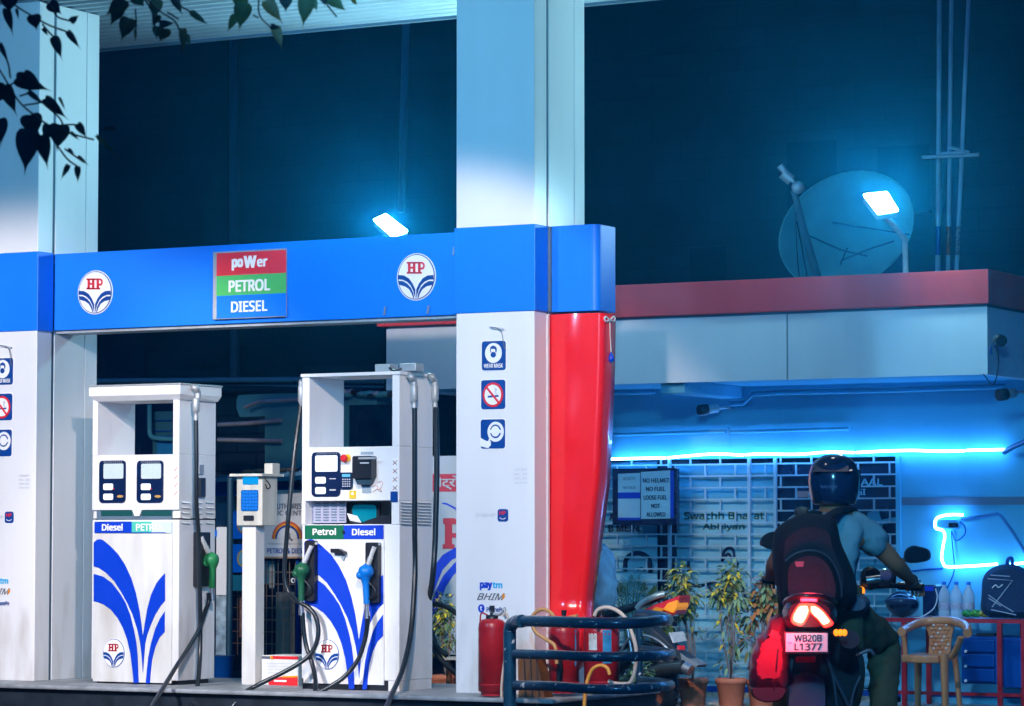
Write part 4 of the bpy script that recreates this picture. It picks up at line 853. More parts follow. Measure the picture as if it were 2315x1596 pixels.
# ---------------------------------------------------------------- pollution check booth behind the kiosk
YO = 22.6
bo = thing('pollution_test_booth', 'small caged booth with rainbow sign behind the payment kiosk', 'booth', P(600, 1540, YO))
b = MB(); b.rect(487, 1088, 700, 1120, YO + .05, navy, .01, .05); b.rect(520, 1262, 700, 1570, YO + .4, glassN, .0, .05); b.rect(487, 1110, 530, 1570, YO + .42, mat('booth_back_panel', (.10, .2, .28), .6, noise=.3), .0, .04)
b.rect(626, 1338, 673, 1484, YO + .3, mat('beige_board', (.22, .22, .20), .7, noise=.2), .02)
b.rect(596, 1268, 622, 1320, YO + .25, postd, .01); b.rect(610, 1275, 620, 1330, YO + .2, cream, .01); b.build('interior', bo)
b = MB(); v = [P(488, 1082, YO - .5), P(706, 1064, YO - .5), P(706, 1054, YO + .6), P(500, 1074, YO + .6)]
b.prism(v, (0, 0, -.03), mat('blue_tin_roof', (.08, .22, .32), .5, .2, noise=.5, nscale=8)); 
for i in range(9): b.tube([v[0].lerp(v[1], i / 8.), v[3].lerp(v[2], i / 8.)], .012, MATS['blue_tin_roof'], 6)
for i in range(8): b.ball(v[3].lerp(v[1], random.random()) + Vector((0, 0, .02)), (.05, .07, .02), mat('rusty_scrap', (.3, .14, .09), .8), seg=6, rings=4)
b.build('tin_roof', bo)
b = MB()
for i in range(7): b.rect(520, 1292 + 27 * i, 690, 1294 + 27 * i, YO + .1, mat('rust_wire', (.25, .18, .14), .7), .006)
for i in range(13): b.rect(524 + 13 * i, 1264, 525.2 + 13 * i, 1480, YO + .1, MATS['rust_wire'], .006)
for x in (523, 677): b.rect(x - 3, 1085, x + 3, 1570, YO + .08, navy, .04)
b.rect(544, 1350, 552, 1440, YO + .15, mat('salmon_post', (.5, .3, .25), .7, noise=.4, nscale=20), .02); b.build('wire_cage', bo)
b = MB(); b.rect(598, 1108, 700, 1262, YO, mat('sign_white', (.62, .64, .64), .5, noise=.1), .02); b.rect(598, 1258, 700, 1262, YO - .02, mat('sign_brown', (.4, .25, .15), .6), .004)
YS2 = YO - .02
b.text('AUTHORISED', 616, 1138, 700, 1151, YS2, greyD, .004, .02); b.text('PUC CENTRE', 612, 1154, 700, 1165, YS2, greyD, .004, .02)
for r, m_ in ((38, mat('rainbow_red', (.6, .10, .05), .5)), (33.5, orange), (29.5, navy), (25, MATS['rainbow_red'] and MATS['sign_white'])): b.disc(650, 1218, r * .93, r * 1.06, YS2, m_, .004 + (40 - r) * .0003, 24, 0, 0, 180)
b.disc(652, 1211, 6, 8, YS2, greyD, .010, 14, .6); b.tube([P(646, 1222, YS2 - .01), P(652, 1212, YS2 - .01), P(660, 1222, YS2 - .01)], .008, greyD, 5)
b.text('Pollution Under Control', 606, 1227, 690, 1231, YS2, greyD, .004, .0); b.rect(602, 1236, 700, 1254, YS2, MATS['sign_white'], .003); b.text('PETROL & DIESEL', 604.5, 1239, 697, 1251, YS2, navy, .008, .02); b.build('rainbow_sign', bo)
b = MB(); b.rect(526, 1155, 552, 1218, YO - .05, blueP, .01); b.disc(549, 1186, 13, 19, YO - .06, mat('sign_orange', (.7, .3, .1), .5), .004); b.disc(549, 1186, 10, 15, YO - .065, postm, .004)
b.rect(526, 1230, 552, 1294, YO - .05, blueP, .01); b.disc(549, 1262, 13, 19, YO - .06, mat('sign_yellow', (.75, .5, .08), .5), .004); b.disc(549, 1262, 10, 15, YO - .065, postm, .004); b.rect(524, 1300, 552, 1335, YO - .05, mat('teal_sign', (.02, .3, .45), .5), .01); b.build('safety_signs', bo)
wb = thing('white_panel', 'scuffed pale panel standing between the first dispenser and a dark post', 'panel', P(503, 1560, 21.2))
b = MB(); b.rect(488, 1191, 518, 1346, 21.2, dirty, .0, .03, .006); b.rect(488, 1346, 516, 1480, 21.22, mat('crumpled_sheet', (.35, .45, .5), .5, noise=.5, nscale=12, bump=1), .0, .02); b.rect(484, 1198, 490, 1213, 21.19, blueP, .004); b.build('board', wb)
b = MB(); b.tube([P(520, 1080, 21.15), P(519, 1300, 21.15), P(516, 1575, 21.15)], .025, mat('dark_post', (.01, .05, .08), .5), 10); b.build('post', wb)
bb_ = thing('blue_bucket', 'round blue bucket on the ground behind the first dispenser', 'bucket', P(500, 1500, 21.0))
b = MB(); b.lathe(P(500, 1560, 21.0), [(.07, 0), (.10, .27), (.11, .28)], mat('blue_bucket_plastic', (.0, .06, .25), .35), 18); b.build('bucket_body', bb_)
# hoarding in the gap beside the column
YH = 21.0
ho = thing('logo_hoarding', 'upright hoarding with red script band and large emblem in the narrow gap', 'hoarding', P(1020, 1500, YH))
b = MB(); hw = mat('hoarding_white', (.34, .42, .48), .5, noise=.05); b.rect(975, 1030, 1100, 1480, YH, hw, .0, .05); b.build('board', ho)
hr = mat('hoarding_red', (.40, .03, .06), .5)
b = MB(); b.rect(975, 1071, 1100, 1111, YH, hr, .004); b.text('पेट्रोल', 981, 1075, 1060, 1107, YH - .004, hw, .004, .01); b.build('script_band', ho)
b = MB(); b.rect(1002, 1171, 1028, 1185, YH, hr, .005); b.rect(1006, 1173, 1022, 1240, YH, hr, .0055); b.rect(1001, 1230, 1027, 1240, YH, hr, .006); b.rect(1020, 1173, 1040, 1185, YH, hr, .0065); b.rect(1020, 1205, 1040, 1215, YH, hr, .007); b.rect(1034, 1173, 1046, 1213, YH, hr, .0075)
b.pp([(1000, 1136), (1010, 1137), (1029, 1147), (1045, 1165), (1045, 1169), (1028, 1151), (1010, 1141), (1000, 1139)], YH, blueD, .004)
b.pp([(976, 1290), (986, 1274), (1000, 1255), (1028, 1238), (1050, 1232), (1050, 1250), (1020, 1266), (1000, 1288), (985, 1325), (976, 1350)], YH, blueD, .004)
b.pp([(976, 1362), (985, 1335), (1003, 1300), (1028, 1272), (1050, 1262), (1050, 1280), (1027, 1297), (1008, 1325), (990, 1370), (976, 1400)], YH, blueD, .004); b.build('emblem', ho)
st = thing('wooden_stand', 'small wooden stand with a pale top in the gap left of the column', 'stand', P(1015, 1560, 19.9))
b = MB(); b.rect(996, 1486, 1042, 1492, 19.8, cream, .0, .3); b.build('top', st)
b = MB(); b.rect(1008, 1492, 1016, 1590, 19.85, mat('brown_wood', (.24, .10, .05), .6, noise=.3, nscale=12), .0, .04); b.rect(1030, 1492, 1038, 1590, 19.85, MATS['brown_wood'], 0, .04); b.build('leg', st)
# ================================================================ crash rail, extinguishers
railm = chips('navy_rail_paint', (.008, .055, .11))
cr = thing('crash_rail', 'navy tubular crash rail with three curved bars around the island end', 'crash rail', P(1153, 1590, 17.35))
b = MB(); b.tube([P(1180, 1404, 17.25), P(1165, 1406, 17.33), P(1154, 1416, 17.37), P(1152, 1432, 17.38), P(1152, 1480, 17.38), P(1152, 1560, 17.38), P(1152, 1700, 17.38)], .042, railm, 14, 5); b.build('left_post', cr)
for y0, y1, y2, xe in ((1403, 1408, 1401, 1512), (1478, 1484, 1480, 1519), (1549, 1557, 1550, 1517)):
    b = MB(); b.tube([P(1165, y0, 17.33), P(1250, y0 + 2, 17.1), P(1340, y1, 17.0), P(1430, y1, 17.1), P(1490, y2 + 2, 17.4), P(xe - 5, y2, 17.8), P(xe - 4, y2 - 3, 18.2), P(1490, y2 - 8, 18.9), P(1445, y2 - 12, 19.4)], .036 if y0 < 1450 else .031, railm, 14, 6); b.build('curved_bar', cr)
b = MB(); b.tube([P(1445, 1388, 19.4), P(1445, 1720, 19.4)], .025, railm, 10); b.build('rear_post', cr)
lab = mat('label_paper', (.55, .58, .58), .6, noise=.2, nscale=30); blab = mat('blue_label', (.03, .25, .50), .5, noise=.3, nscale=20)
def extinguisher(label, x0, x1, yt, yb, Y, lever=True, labels=()):
    xc = (x0 + x1) / 2; zb_, zt_ = P(xc, yb, Y).z, P(xc, yt, Y).z; r = abs(P(x1, yb, Y).x - P(x0, yb, Y).x) / 2 * .94; o = P(xc, yb, Y); o.z = max(ZI, zb_)
    t = thing('fire_extinguisher', label, 'fire extinguisher', o, 'fire extinguishers on the island end')
    h = zt_ - o.z
    b = MB(); b.lathe(o, [(r * .8, 0), (r * .8, .025), (r, .03), (r, h - .06), (r * .96, h - .03), (r * .75, h - .008), (r * .4, h)], redP, 28); b.lathe(o, [(r * 1.01, .07), (r * 1.01, .08)], redP, 28, caps=False); b.lathe(o + Vector((0, 0, h - .075)), [(r * 1.015, 0), (r * 1.015, .012)], redP, 28, caps=False); b.build('cylinder', t)
    b = MB(); q = o + Vector((0, 0, h)); b.lathe(q, [(r * .45, -.01), (r * .45, .02), (.014, .025), (.014, .055)], blackP, 14)
    b.tube([q + Vector((0, 0, .055)), q + Vector((0, 0, .085))], .018, blackP, 8); b.tube([q + Vector((-r * 1.0, 0, -.03)), q + Vector((-r * .9, 0, .035)), q + Vector((-r * .35, 0, .02))], .006, redP, 6, 3)
    if lever: b.tube([q + Vector((0, 0, .03)), q + Vector((r * .7, 0, .03)), q + Vector((r * 1.0, 0, .07)), q + Vector((r * 1.15, 0, .0))], .010, galv, 8, 4)
    b.build('valve_and_handle', t)
    for lx0, ly0, lx1, ly1, m_ in labels:
        b = MB(); n = 6; vs = []
        for i in range(n + 1):
            xx = P(lx0 + (lx1 - lx0) * i / n, yb, Y - r).x - o.x; xx = max(-r * .995, min(r * .995, xx)); yy = -math.sqrt(max(0, (r * 1.012) ** 2 - xx * xx))
            for yv_ in (ly1, ly0): vs.append((o.x + xx, o.y + yy, P(xc, yv_, Y - r).z))
        b.add(vs, [[2 * i, 2 * i + 2, 2 * i + 3, 2 * i + 1] for i in range(n)], m_, True); b.build('label', t)
    return t, o, r, h
e1 = extinguisher('slim dark red extinguisher in front of the right white column', 1083, 1141, 1398, 1572, 17.95, True, [(1127, 1418, 1139, 1450, lab)])
e2 = extinguisher('wide dark red extinguisher with a blue label behind the crash rail', 1242, 1307, 1408, 1566, 18.25, False, [(1288, 1424, 1306, 1506, blab)])
e3 = extinguisher('wide dark red extinguisher with a paper label, right of the red pylon tip', 1322, 1398, 1408, 1566, 18.25, False, [(1330, 1432, 1349, 1470, lab), (1360, 1424, 1373, 1500, blab)])
tan = mat('tan_rubber_hose', (.55, .28, .10), .5, noise=.1); cre = mat('cream_rubber_hose', (.62, .50, .42), .5, noise=.1)
hose('discharge_hose', [P(x, y, 17.9) for x, y in ((1305, 1392), (1260, 1400), (1245, 1385), (1225, 1377), (1205, 1390), (1203, 1412), (1212, 1430), (1235, 1446), (1252, 1458), (1257, 1478), (1258, 1500))], e2[0], .0125, tan)
hose('discharge_hose', [P(x, y, 17.9) for x, y in ((1378, 1525), (1372, 1510), (1356, 1504), (1338, 1514), (1327, 1540), (1322, 1570), (1320, 1610))], e3[0], .0125, mat('orange_rubber_hose', (.75, .34, .06), .5))
hose('discharge_hose', [P(x, y, 18.0) for x, y in ((1343, 1392), (1352, 1378), (1372, 1373), (1394, 1380), (1412, 1396), (1424, 1420), (1434, 1450), (1438, 1475), (1437, 1500), (1431, 1530), (1420, 1545), (1390, 1545), (1375, 1540))], e3[0], .0135, cre)
b = MB(); b.tube([P(1262, 1480, 18.13), P(1266, 1510, 18.13), P(1263, 1540, 18.13)], .022, blackP, 8); b.build('discharge_horn', e2[0])
hose('discharge_hose', [P(x, y, 17.9) for x, y in ((1136, 1392), (1145, 1386), (1148, 1420), (1143, 1470), (1136, 1520), (1133, 1560), (1134, 1606))], e1[0], .008, cre)
bd = thing('wooden_crate', 'brown wooden crate leaning behind the rail, right of the slim extinguisher', 'crate', P(1200, 1580, 18.0))
wd = mat('varnished_wood', (.16, .065, .02), .4, noise=.5, nscale=8, streak=True)
b = MB(); b.prism([P(1170, 1470, 18.05), P(1208, 1471, 18.05), P(1220, 1520, 18.02), P(1232, 1586, 18.0), P(1172, 1586, 18.0)], (0, .12, 0), wd)
for dx in (12, 26, 40): b.prism([P(1170 + dx, 1471, 18.045), P(1172 + dx, 1471, 18.045), P(1176 + dx * 1.1, 1585, 17.99), P(1174 + dx * 1.1, 1585, 17.99)], (0, .01, 0), blackP)
b.build('crate_body', bd)

# ================================================================ parked red motorcycle
YM = 20.7
bk2 = thing('motorcycle', 'red tailed motorcycle parked side-on behind the crash rail', 'motorcycle', P(1440, 1640, YM), 'motorcycles')
M2 = lambda x, y, d=0: P(x, y, YM + d)
def wheel(parent, c, fwd, r, tr, sp=12):
    side = Vector((0, 0, 1)).cross(fwd).normalized(); n = 36
    ringp = lambda rr, off=0: [c + fwd * math.cos(2 * math.pi * k / n) * rr + Vector((0, 0, math.sin(2 * math.pi * k / n) * rr)) + side * off for k in range(n + 1)]
    b = MB(); b.tube(ringp(r - tr), tr, rubber, 10, caps=False)
    for k in range(n): 
        a = 2 * math.pi * k / n; p = c + (fwd * math.cos(a) + Vector((0, 0, 1)) * math.sin(a)) * (r - .004); tg = (fwd * -math.sin(a) + Vector((0, 0, 1)) * math.cos(a))
        b.tube([p - side * tr * .7 - tg * .012, p + tg * .006, p + side * tr * .7 - tg * .012], .006, rubber, 5)
    w_ = b.build('wheel', parent)
    b = MB(); b.tube(ringp(r - 2 * tr), .014, blackP, 8, caps=False); b.tube([c - side * .05, c + side * .05], .045, steel, 12)
    for k in range(sp // 2): a = math.pi * 2 * k / (sp // 2) + .3; b.tube([c, c + (fwd * math.cos(a) + Vector((0, 0, 1)) * math.sin(a)) * (r - 2 * tr)], .014, blackP, 6)
    b.build('rim', w_)
wc = M2(1452, 1556); fx = Vector((1, 0, 0))
wheel(bk2, wc, fx, .30, .05)
wcf = wc + Vector((-1.28, 0, 0)); wheel(bk2, wcf, fx, .30, .045)
red2 = mat('glossy_red_bodywork', (.75, .02, .03), .25, coat=.6, noise=.05)
b = MB(); b.prism([M2(1427, 1391, -.10), M2(1470, 1370, -.10), M2(1536, 1345, -.06), M2(1533, 1366, -.06), M2(1524, 1390, -.08), M2(1470, 1394, -.10)], (0, .20, 0), red2); b.build('tail_cowl', bk2, bev=.012)
b = MB(); b.prism([M2(1497, 1378, -.12), M2(1508, 1363, -.12), M2(1529, 1356, -.09), M2(1530, 1372, -.09), M2(1520, 1386, -.10)], (0, .20, 0), mat('amber_lens', (.9, .28, .02), .25, emit=(1, .35, .02), es=.5)); b.build('tail_light', bk2, bev=.008)
b = MB(); b.prism([M2(1466, 1384, -.125), M2(1480, 1372, -.125), M2(1498, 1376, -.125), M2(1494, 1386, -.125)], (0, .03, 0), orange); b.build('indicator', bk2, bev=.006)
b = MB(); b.tube([M2(1350, 1396), M2(1390, 1385), M2(1430, 1372), M2(1470, 1358), M2(1500, 1350)], lambda t: .085 - .05 * t, blackP, 12, 4, flat=.5); b.build('seat', bk2)
b = MB(); b.tube([M2(1440, 1376, -.12), M2(1452, 1362, -.12), M2(1480, 1348, -.11), M2(1502, 1342, -.08)], .024, mat('grey_grab_rail', (.35, .42, .42), .35, .4), 10, 4); b.build('grab_rail', bk2)
b = MB(); b.prism([M2(1430, 1408, -.04), M2(1460, 1408, -.04), M2(1530, 1470, -.04), M2(1545, 1480, -.04), M2(1578, 1504, -.04), M2(1568, 1508, -.04), M2(1536, 1494, -.04), M2(1500, 1462, -.04)], (0, .14, 0), mat('dark_mudguard', (.04, .05, .06), .5)); b.build('rear_mudguard', bk2, bev=.006)
b = MB(); b.prism([M2(1536, 1476, -.05), M2(1548, 1484, -.05), M2(1578, 1503, -.05), M2(1572, 1509, -.05), M2(1540, 1496, -.05)], (0, .16, 0), mat('grey_mudflap', (.25, .28, .30), .6)); b.build('mud_flap', bk2, bev=.004)
b = MB(); arc = [wc + Vector((math.cos(rad(a)) * .34, 0, math.sin(rad(a)) * .34)) for a in range(20, 150, 10)]; b.tube(arc, .06, blackP, 8, flat=.3); b.build('wheel_hugger', bk2)
b = MB(); b.prism([M2(1511, 1430, -.10), M2(1541, 1427, .02), M2(1548, 1448, .02), M2(1520, 1453, -.10)], (.012, .006, 0), lab); b.build('number_plate', bk2)
b = MB(); b.prism([M2(1530, 1459, -.08), M2(1544, 1459, -.05), M2(1544, 1469, -.05), M2(1531, 1469, -.08)], (.012, .006, 0), redV); b.build('reflector', bk2)
b = MB(); b.tube([M2(1400, 1540, -.16), M2(1450, 1528, -.16), M2(1500, 1512, -.16), M2(1545, 1508, -.16)], lambda t: .025 + .028 * min(1, t * 1.6), mat('dull_silencer', (.12, .14, .14), .3, .8, noise=.2), 14); b.tube([M2(1545, 1508, -.16), M2(1560, 1516, -.16)], .044, steel, 14); b.build('silencer', bk2)
b = MB(); b.tube([M2(1340, 1500, -.06), M2(1452, 1556, -.06)], .025, blackP, 8); b.tube([M2(1416, 1410, -.08), M2(1432, 1500, -.08), M2(1440, 1545, -.08)], .014, steel, 8); b.tube([M2(1350, 1400), M2(1330, 1490), M2(1250, 1560)], .03, blackP, 8)
b.tube([M2(1400, 1480, -.1), M2(1420, 1445, -.1), M2(1455, 1436, -.1), M2(1490, 1450, -.1), M2(1520, 1480, -.1)], .012, steel, 8, 4); b.build('frame_tubes', bk2)
b = MB(); b.ball(M2(1270, 1520), (.2, .13, .16), mat('engine_grey', (.12, .12, .13), .4, .7, noise=.4, nscale=14)); b.build('engine', bk2)
b = MB(); b.ball(M2(1270, 1400), (.26, .14, .13), red2); b.build('fuel_tank', bk2)
b = MB(); b.tube([wcf + Vector((0, .07, 0)), wcf + Vector((.32, .07, .62))], .02, steel, 8); b.tube([wcf + Vector((0, -.07, 0)), wcf + Vector((.32, -.07, .62))], .02, steel, 8); b.build('front_fork', bk2)
b = MB(); h0 = wcf + Vector((.36, 0, .72)); b.tube([h0 + Vector((.1, -.33, .03)), h0, h0 + Vector((.1, .33, .03))], .014, blackP, 8, 4); b.build('handlebar', bk2)
# person sitting on it
shirtm = mat('striped_pale_blue_shirt', (.45, .72, .85), .7, noise=.25, nscale=14)
p2 = thing('person', 'person in pale blue striped shirt seated on the parked motorcycle behind the red pylon', 'person', M2(1340, 1400))
S = M2(1352, 1385); Z = Vector((0, 0, 1))
body = skinned('body', [[(S, .13), (S + Vector((-.02, 0, .22)), .12), (S + Vector((-.07, 0, .44)), .12), (S + Vector((-.09, 0, .56)), .05), (S + Vector((-.10, 0, .68)), .095), (S + Vector((-.10, 0, .76)), .08)],
  [(S + Vector((-.07, 0, .44)), .12), (S + Vector((-.07, -.19, .44)), .06), (S + Vector((-.22, -.24, .22)), .042), (S + Vector((-.44, -.26, .18)), .03), (S + Vector((-.50, -.26, .18)), .035)],
  [(S + Vector((-.07, 0, .44)), .12), (S + Vector((-.07, .19, .44)), .06), (S + Vector((-.22, .24, .22)), .042), (S + Vector((-.44, .26, .18)), .03), (S + Vector((-.50, .26, .18)), .035)],
  [(S, .13), (S + Vector((-.10, -.12, -.02)), .085), (S + Vector((-.42, -.18, -.08)), .065), (S + Vector((-.34, -.18, -.46)), .04), (S + Vector((-.46, -.18, -.52)), .035)],
  [(S, .13), (S + Vector((-.10, .12, -.02)), .085), (S + Vector((-.42, .18, -.08)), .065), (S + Vector((-.34, .18, -.46)), .04), (S + Vector((-.46, .18, -.52)), .035)]], skin, p2)
sh_ = skinned('shirt', [[(S + Vector((.02, 0, -.02)), .15), (S + Vector((0, 0, .2)), .145), (S + Vector((-.06, 0, .42)), .14), (S + Vector((-.085, 0, .5)), .08)], [(S + Vector((-.06, 0, .42)), .14), (S + Vector((-.07, -.19, .44)), .08), (S + Vector((-.15, -.22, .32)), .065)], [(S + Vector((-.06, 0, .42)), .14), (S + Vector((-.07, .19, .44)), .08), (S + Vector((-.15, .22, .32)), .065)]], shirtm, p2, sub=3, wrinkle=.014)
skinned('trousers', [[(S + Vector((.02, 0, -.04)), .155), (S + Vector((-.10, -.12, -.02)), .10), (S + Vector((-.42, -.18, -.08)), .08), (S + Vector((-.34, -.18, -.44)), .055)], [(S + Vector((.02, 0, -.04)), .155), (S + Vector((-.10, .12, -.02)), .10), (S + Vector((-.42, .18, -.08)), .08), (S + Vector((-.34, .18, -.44)), .055)]], mat('grey_trousers', (.18, .22, .28), .8), p2)
MB().ball(S + Vector((-.09, 0, .76)), (.10, .085, .08), mat('black_hair', (.01, .01, .01), .6)).build('hair', p2)

# ================================================================ motorcycle and rider in front
H1 = PD(1823, 1700, 14.55); H1.z = 0
fw = Vector((-math.sin(YAW - rad(5)), math.cos(YAW - rad(5)), 0)); rt = Vector((fw.y, -fw.x, 0))
mb1 = thing('motorcycle', 'dark motorcycle seen from behind with glowing tail lamp and its rider', 'motorcycle', H1, 'motorcycles')
def puff(b, outline, layers, m, smooth=True, n=3):
    """solid body from an outline (picture units) at several depths: layers = [(depth, scale)...]"""
    cx = sum(x for x, _ in outline) / len(outline); cy = sum(y for _, y in outline) / len(outline)
    o = [(v.x, v.y) for v in catmull([Vector((x, y, 0)) for x, y in outline + [outline[0]]], n)[:-1]] if n > 1 else outline
    vs = []; N = len(o)
    for d, s in layers: vs += [PD(cx + (x - cx) * s, cy + (y - cy) * s, d) for x, y in o]
    fs = [[i * N + k, i * N + (k + 1) % N, (i + 1) * N + (k + 1) % N, (i + 1) * N + k] for i in range(len(layers) - 1) for k in range(N)]
    b.add(vs, fs, m, smooth); b.add(vs[:N], [list(range(N))], m, smooth); b.add(vs[-N:], [list(range(N))], m, smooth)
    return b
dkp = mat('dark_maroon_bodywork', (.05, .008, .012), .3, coat=.5, noise=.2); dk = mat('dark_bike_plastic', (.02, .018, .022), .35, noise=.2)
wheel(mb1, H1 + Z * .31, fw, .31, .062); wheel(mb1, H1 + Z * .31 + fw * 1.32, fw, .30, .05)
b = MB(); vs = []; na = 12
for i in range(na + 1):
    a = rad(35 + 100 * i / na + 0); 
    for k in range(7):
        u = (k - 3) / 3; rr = .375 - .03 * u * u; vs.append(H1 + Z * .31 - fw * math.cos(a) * rr + Z * math.sin(a) * rr + rt * u * .085)
b.add(vs, [[i * 7 + k, i * 7 + k + 1, (i + 1) * 7 + k + 1, (i + 1) * 7 + k] for i in range(na) for k in range(6)], mat('grey_blue_mudguard', (.10, .13, .17), .3, .1, noise=.2, coat=.4), True); b.build('rear_mudguard', mb1)
b = MB(); puff(b, [(1776, 1362), (1800, 1352), (1826, 1350), (1856, 1353), (1884, 1366), (1892, 1385), (1886, 1408), (1868, 1424), (1826, 1428), (1786, 1424), (1770, 1404), (1768, 1380)], [(15.0, .92), (14.3, 1.0), (14.16, .94), (14.10, .75)], dkp); b.build('tail_cowl', mb1)
b = MB(); b.tube([PD(1774, 1366, 14.9), PD(1776, 1358, 14.3), PD(1796, 1349, 14.12), PD(1826, 1347, 14.08), PD(1862, 1350, 14.12), PD(1886, 1360, 14.3), PD(1890, 1368, 14.9)], .012, dkp, 10, 4); b.build('grab_rail', mb1)
hot = mat('tail_lamp_core', (1, .3, .2), .3, emit=(34, 2.4, 1.6), es=1, noise=0); halo_ = mat('tail_lamp_halo', (1, .2, .05), .3, emit=(5.0, .06, .07), es=1, noise=0)
Ll = [(1823, 1370), (1809, 1371), (1802, 1378), (1795, 1391), (1795, 1402), (1806, 1407), (1814, 1405), (1823, 1390), (1826, 1378)]
Lr = [(1833, 1372), (1843, 1372), (1857, 1382), (1868, 1395), (1874, 1405), (1862, 1411), (1856, 1407), (1850, 1399), (1841, 1391), (1834, 1382)]
for L_ in (Ll, Lr):
    b = MB(); puff(b, L_, [(14.12, 1.42), (14.075, 1.34)], halo_); f = b.build('tail_light', mb1)  # oversized red layer adds a halo of glow around the lamp
    b = MB(); puff(b, L_, [(14.07, 1.02), (14.055, .98)], hot); b.build('lamp_core', f)
lamp('POINT', 'tail_lamp_light', PD(1828, 1348, 14.20), (0, 0, 0), 4.2, (1.0, .02, .045), .05, parent=mb1)
lamp('POINT', 'tail_lamp_light', PD(1762, 1440, 13.93), (0, 0, 0), 6, (1.0, .03, .05), .04, parent=mb1)
lamp('POINT', 'plate_lamp_light', PD(1823, 1420, 13.93), (0, 0, 0), .35, (1.0, .80, .75), .02, parent=mb1)
b = MB(); puff(b, [(1772, 1428), (1872, 1428), (1874, 1477), (1774, 1477)], [(14.06, 1), (14.03, 1)], dk, False, 1); b.build('plate_holder', mb1)
b = MB(); pa_ = [PD(1776, 1431, 14.025), PD(1870, 1431, 14.025), PD(1870, 1473, 14.025), PD(1776, 1473, 14.025)]; b.prism(pa_, FW * .004, mat('plate_white', (.62, .58, .60), .35, noise=.1)); 
ux, uz = (pa_[1] - pa_[0]), (pa_[0] - pa_[3])
b.text3('WB20B', pa_[3] + ux * .20 + uz * .54 - FW * .003, ux * .66, uz * .38, inkb, .015); b.text3('L1377', pa_[3] + ux * .20 + uz * .08 - FW * .003, ux * .66, uz * .38, inkb, .015); b.text3('IND', pa_[3] + ux * .05 + uz * .42 - FW * .003, ux * .09, uz * .12, blueD, 0); b.build('number_plate', mb1)
b = MB(); puff(b, [(1798, 1484), (1842, 1484), (1842, 1497), (1798, 1497)], [(14.2, 1), (14.15, 1)], mat('dark_red_reflector', (.25, .01, .02), .25), False, 1); b.build('rear_reflector', mb1)
b = MB(); b.tube([PD(1870, 1428, 14.3), PD(1888, 1430, 14.15)], .012, dk, 8)
for k in range(3): b.ball(PD(1889.5 + 9.5 * k, 1430, 14.14), (.013, .014, .016), mat('amber_indicator', (.9, .3, .0), .3, emit=(1.6, .42, .02), es=1, noise=0), seg=10, rings=8)
b.build('indicator', mb1)
b = MB(); b.tube([PD(1905, 1560, 15.0), PD(1912, 1500, 14.6), PD(1918, 1462, 14.35), PD(1920, 1445, 14.28)], lambda t: .03 + .018 * t, mat('dark_silencer', (.03, .02, .03), .6, .2), 16, 4); b.build('silencer', mb1)
b = MB(); puff(b, [(1860, 1430), (1900, 1440), (1945, 1470), (1955, 1530), (1935, 1610), (1880, 1640), (1850, 1560), (1845, 1480)], [(15.4, .9), (14.8, 1), (14.6, .8)], dk); puff(b, [(1780, 1430), (1860, 1430), (1865, 1560), (1790, 1560)], [(15.3, .9), (14.8, 1.0)], dk); b.build('engine_and_frame', mb1)
b = MB()
for q in (((1880, 1520), (1900, 1560), (1925, 1612)), ((1945, 1528), (1930, 1560), (1920, 1612)), ((1905, 1500), (1960, 1470), (1975, 1480)), ((1790, 1490), (1786, 1540), (1782, 1600)), ((1868, 1480), (1884, 1540), (1892, 1610))):
    b.tube([PD(x, y, 14.55) for x, y in q], .010, mat('dull_dark_steel', (.12, .12, .14), .4, .6), 7, 3)
b.build('shock_and_levers', mb1)
b = MB(); b.ball(PD(1880, 1400, 15.35), (.17, .24, .13), dkp, Matrix.Rotation(YAW, 3, 'Z')); b.build('fuel_tank', mb1)
b = MB(); b.tube([PD(1826, 1362, 14.3), PD(1840, 1366, 14.8), PD(1860, 1385, 15.1)], .12, blackP, 12, 3, flat=.4); b.build('seat', mb1)
bar = [PD(1722, 1309, 15.42), PD(1760, 1314, 15.42), PD(1850, 1330, 15.55), PD(1960, 1326, 15.55), PD(2030, 1324, 15.46), PD(2086, 1328, 15.40)]
b = MB(); b.tube(bar, .013, blackP, 8, 4); b.tube(bar[:2], .02, rubber, 12); b.tube(bar[-2:], .02, rubber, 12); b.tube([PD(2044, 1318, 15.5), PD(2080, 1312, 15.55)], .006, steel, 6); b.tube([PD(1730, 1298, 15.5), PD(1760, 1300, 15.55)], .006, steel, 6); b.build('handlebar', mb1)
b = MB(); b.lathe(PD(1965, 1316, 15.5), [(.02, 0), (.05, .01), (.052, .07), (.03, .08)], blackP, 16, -FW + UP * .6); b.lathe(PD(1998, 1314, 15.5), [(.02, 0), (.04, .01), (.042, .06), (.03, .07)], steel, 16, -FW + UP * .6); b.tube([PD(1958, 1312, 15.4), PD(1990, 1308, 15.4)], .02, steel, 10); b.build('instrument_pod', mb1)
b = MB(); b.ball(PD(1946, 1336, 15.45), (.02, .02, .024), MATS['amber_indicator'], seg=10, rings=8); b.build('indicator', mb1)
mg = mat('mirror_glass', (.10, .16, .22), .08, .9, noise=.0)
